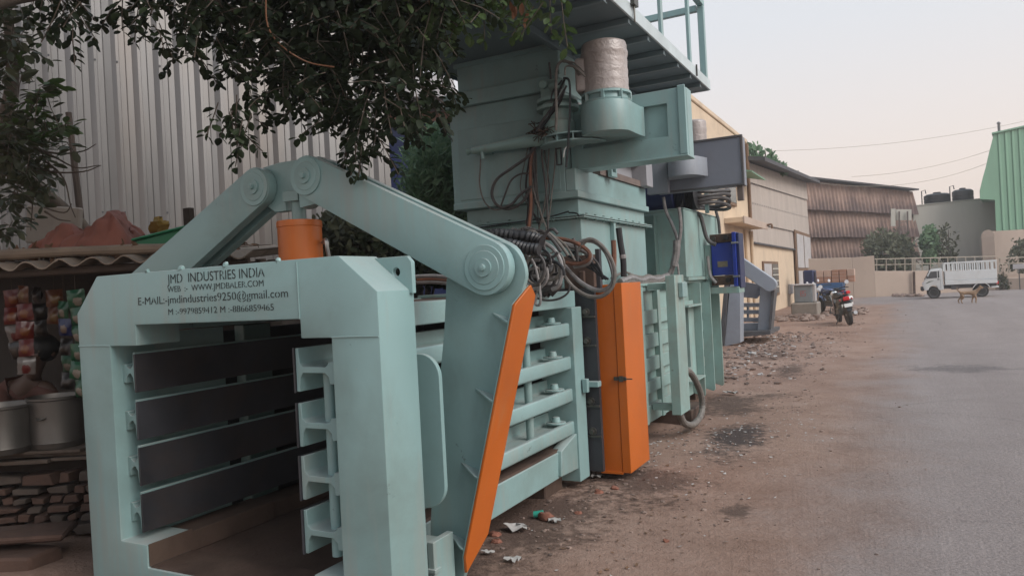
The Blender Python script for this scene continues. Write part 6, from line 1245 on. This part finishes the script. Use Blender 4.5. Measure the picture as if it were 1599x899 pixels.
# ================================================================== litter, pebbles
mat('paper_white', (.42, .40, .38), .8, var=.15); mat('pebble', (.24, .175, .145), .9, var=.35, vs=2); mat('cup_green', (.03, .3, .22), .5, var=.2); mat('brick_bit', (.22, .09, .06), .9, var=.3)
rnd = random.Random(17)
def scrap(px, py, m, label, s=.06, kind='crumpled', cat='litter', name='paper_scrap'):
    p = at(px, py, Z=0); p.z = gz(p.x, p.y); b = MB(); N = 4
    vs = [(p.x+(i/N-.5)*s*1.6+rnd.uniform(-.2, .2)*s, p.y+(j/N-.5)*s+rnd.uniform(-.2, .2)*s, p.z+.012+rnd.uniform(0, .45)*s) for j in range(N+1) for i in range(N+1)]
    f_ = [(j*(N+1)+i, j*(N+1)+i+1, (j+1)*(N+1)+i+1, (j+1)*(N+1)+i) for j in range(N) for i in range(N)]; b.add(vs, f_); b.add([(x, y, z-.003) for x, y, z in vs], [f[::-1] for f in f_])
    o = obj(name, b, m, loc=tuple(p), ang=50); return tag(o, label, cat)
scrap(806, 827, 'paper_white', 'long torn white paper scrap on the dirt near the orange edge plate', .09); scrap(865, 814, 'paper_white', 'crumpled pale paper beside the brown lump and green cup', .05)
scrap(762, 866, 'paper_white', 'small pale scrap right of the tip of the orange edge plate', .035); scrap(800, 878, 'paper_white', 'crumpled dirty paper nearest the bottom of the photo', .05); scrap(1008, 752-52, 'paper_white', 'red and white wrapper beside the foot of the orange guard box', .05); scrap(932, 748, 'paper_white', 'white scrap just in front of the orange guard box', .045)
scrap(1172, 554, 'paper_white', 'pale torn sheet on the dirt near the far end of the press', .13); scrap(1140, 610+6, 'paper_white', 'flat pale paper beside the last rib of the press', .1)
p = at(840, 808, Z=0); o = obj('paper_cup', MB().cyl((p.x-.03, p.y, p.z+.02), (p.x+.03, p.y+.02, p.z+.022), .02, .026, n=12), 'cup_green', loc=tuple(p)); tag(o, 'small green cup lying on its side in the dirt', 'cup')
p = at(852, 810, Z=0); o = obj('brick_piece', MB().blob((p.x, p.y, .015), .05, 8, 5, .2, rnd, (1.2, .8, .6)), 'brick_bit', loc=tuple(p)); tag(o, 'brown brick lump beside the green cup', 'brick')
for px, py, s in ((772, 833, .035), (775, 845, .03), (903, 800, .02), (1040, 845, .018), (935, 770, .03), (960, 765, .028)):
    p = at(px, py, Z=0); o = obj('small_stone', MB().blob((p.x, p.y, gz(p.x, p.y)+.004), s, 7, 5, .3, rnd, (1.2, 1, .6)), 'brick_bit', loc=tuple(p)); tag(o, 'small brown stone ' + {772: 'nearest the tip of the orange edge plate', 775: 'just below the torn white paper scrap', 903: 'alone to the right of the pale crumpled paper', 1040: 'farthest out towards the road', 935: 'left of the pair in front of the orange guard box', 960: 'right of the pair in front of the orange guard box'}[px], 'stone', 'small stones on the dirt')
b = MB()
for _ in range(3600):
    y = 2.6+rnd.random()**1.6*27; x = -1.0-abs(rnd.gauss(0, .75)) if rnd.random() < .93 else rnd.uniform(-1.2, .1)
    if MN.noise((x*1.3, y*.8, 5)) < rnd.uniform(-.25, .35): continue
    if x < -2.6 and y < 10.5: x = -2.5+rnd.uniform(0, 1)
    s = (rnd.uniform(.002, .007) if rnd.random() < .9 else rnd.uniform(.008, .016))*(1+.04*y); b.blob((x, y, max(gz(x, y), 0 if x > -.5 else -1)+s*.2), s, 5, 3, .35, rnd, (1.2, 1, .65))
o = obj('pebbles', b, 'pebble', loc=(-1.2, 8, 0), ang=40); tag(o, 'loose pebbles and clods along the dirt verge', 'pebbles', kind='stuff')
b = MB(); b2 = MB()
def fleck(b, x, y, s):
    a = rnd.uniform(0, 3.14); z = max(gz(x, y), 0 if x > -.5 else -1)+.006; c_, s_ = math.cos(a)*s, math.sin(a)*s; k = rnd.uniform(.3, .8); t = rnd.uniform(-.3, .5)*s
    b.add([(x-c_, y-s_, z), (x+s_*k, y-c_*k, z+t), (x+c_, y+s_, z+rnd.uniform(0, .3)*s), (x-s_*k, y+c_*k, z)], [(0, 1, 2, 3)])
for _ in range(190): fleck(b, rnd.gauss(-1.35, .35), rnd.gauss(7.1, .7), rnd.uniform(.006, .02))
for _ in range(150):
    y = rnd.uniform(3.2, 22); fleck(b, -.9-abs(rnd.gauss(0, .75)), y, rnd.uniform(.006, .018)*(1+.03*y))
for _ in range(260): fleck(b, rnd.gauss(-2.6, .45), rnd.uniform(11, 19), rnd.uniform(.015, .06))
for _ in range(60): fleck(b, rnd.gauss(-1.9, .25), rnd.uniform(5.5, 6.8), rnd.uniform(.006, .02))
for _ in range(1000):
    y = rnd.uniform(3, 25); x = -1.1-abs(rnd.gauss(0, .8))
    if MN.noise((x*1.1, y*.7, 9)) > rnd.uniform(-.1, .4): fleck(b2, x, y, rnd.uniform(.006, .022)*(1+.03*y))
o = obj('litter_flecks', b, 'paper_white', loc=(-1.4, 8, 0), smooth=False); tag(o, 'tiny pale scraps of paper and plastic strewn over the dirt', 'litter', kind='stuff')
o = obj('leaf_flecks', b2, 'dry_leaves', loc=(-1.4, 8, 0), smooth=False); tag(o, 'dry leaf bits strewn over the dirt verge', 'leaf litter', kind='stuff')
b = MB()
for _ in range(170):
    p = Vector((rnd.uniform(-4.4, -2.3), rnd.uniform(24.5, 27.0), 0)) if rnd.random() < .5 else Vector((rnd.uniform(-3.4, -1.2), rnd.uniform(27, 31), 0)); s = rnd.uniform(.03, .13); b.blob((p.x, p.y, s*.3), s, 6, 4, .3, rnd, (1.2, 1, .7))
for _ in range(60): p = at(rnd.uniform(1395, 1440), 463, Z=0); s = rnd.uniform(.04, .16); b.blob((p.x, p.y+rnd.uniform(-.3, .6), s*.3), s, 6, 4, .3, rnd, (1.2, 1, .7))
for _ in range(420):
    x, y = rnd.gauss(-2.6, .5), rnd.uniform(10.5, 20); s = rnd.uniform(.012, .05); b.blob((x, y, gz(x, y)+s*.3), s, 5, 3, .4, rnd, (1.3, 1, .6))
for _ in range(160):
    x, y = rnd.gauss(-1.95, .22), rnd.uniform(3.6, 7.4); s = rnd.uniform(.004, .016); b.blob((x, y, gz(x, y)+s*.3), s, 5, 3, .4, rnd, (1.3, 1, .6))
o = obj('rubble', b, 'pebble', loc=(-3, 27, 0), ang=40); tag(o, 'stone rubble along the foot of the buildings', 'rubble', kind='stuff')

# ================================================================== air
hz = MB().box(-150, 150, -60, 160, -1.2, 14)
mh = bpy.data.materials.new('haze_air'); mh.use_nodes = True; hn = mh.node_tree; hn.nodes.remove(hn.nodes['Principled BSDF'])
pv_ = hn.nodes.new('ShaderNodeVolumePrincipled'); pv_.inputs['Color'].default_value = (.93, .9, .89, 1); pv_.inputs['Density'].default_value = .0022; pv_.inputs['Anisotropy'].default_value = .2
hn.links.new(pv_.outputs[0], hn.nodes['Material Output'].inputs['Volume']); MATS['haze_air'] = mh
o = obj('haze', hz, 'haze_air', smooth=False); o['kind'] = 'stuff'; o['label'] = 'thin pale evening haze filling the street'; o['category'] = 'haze'
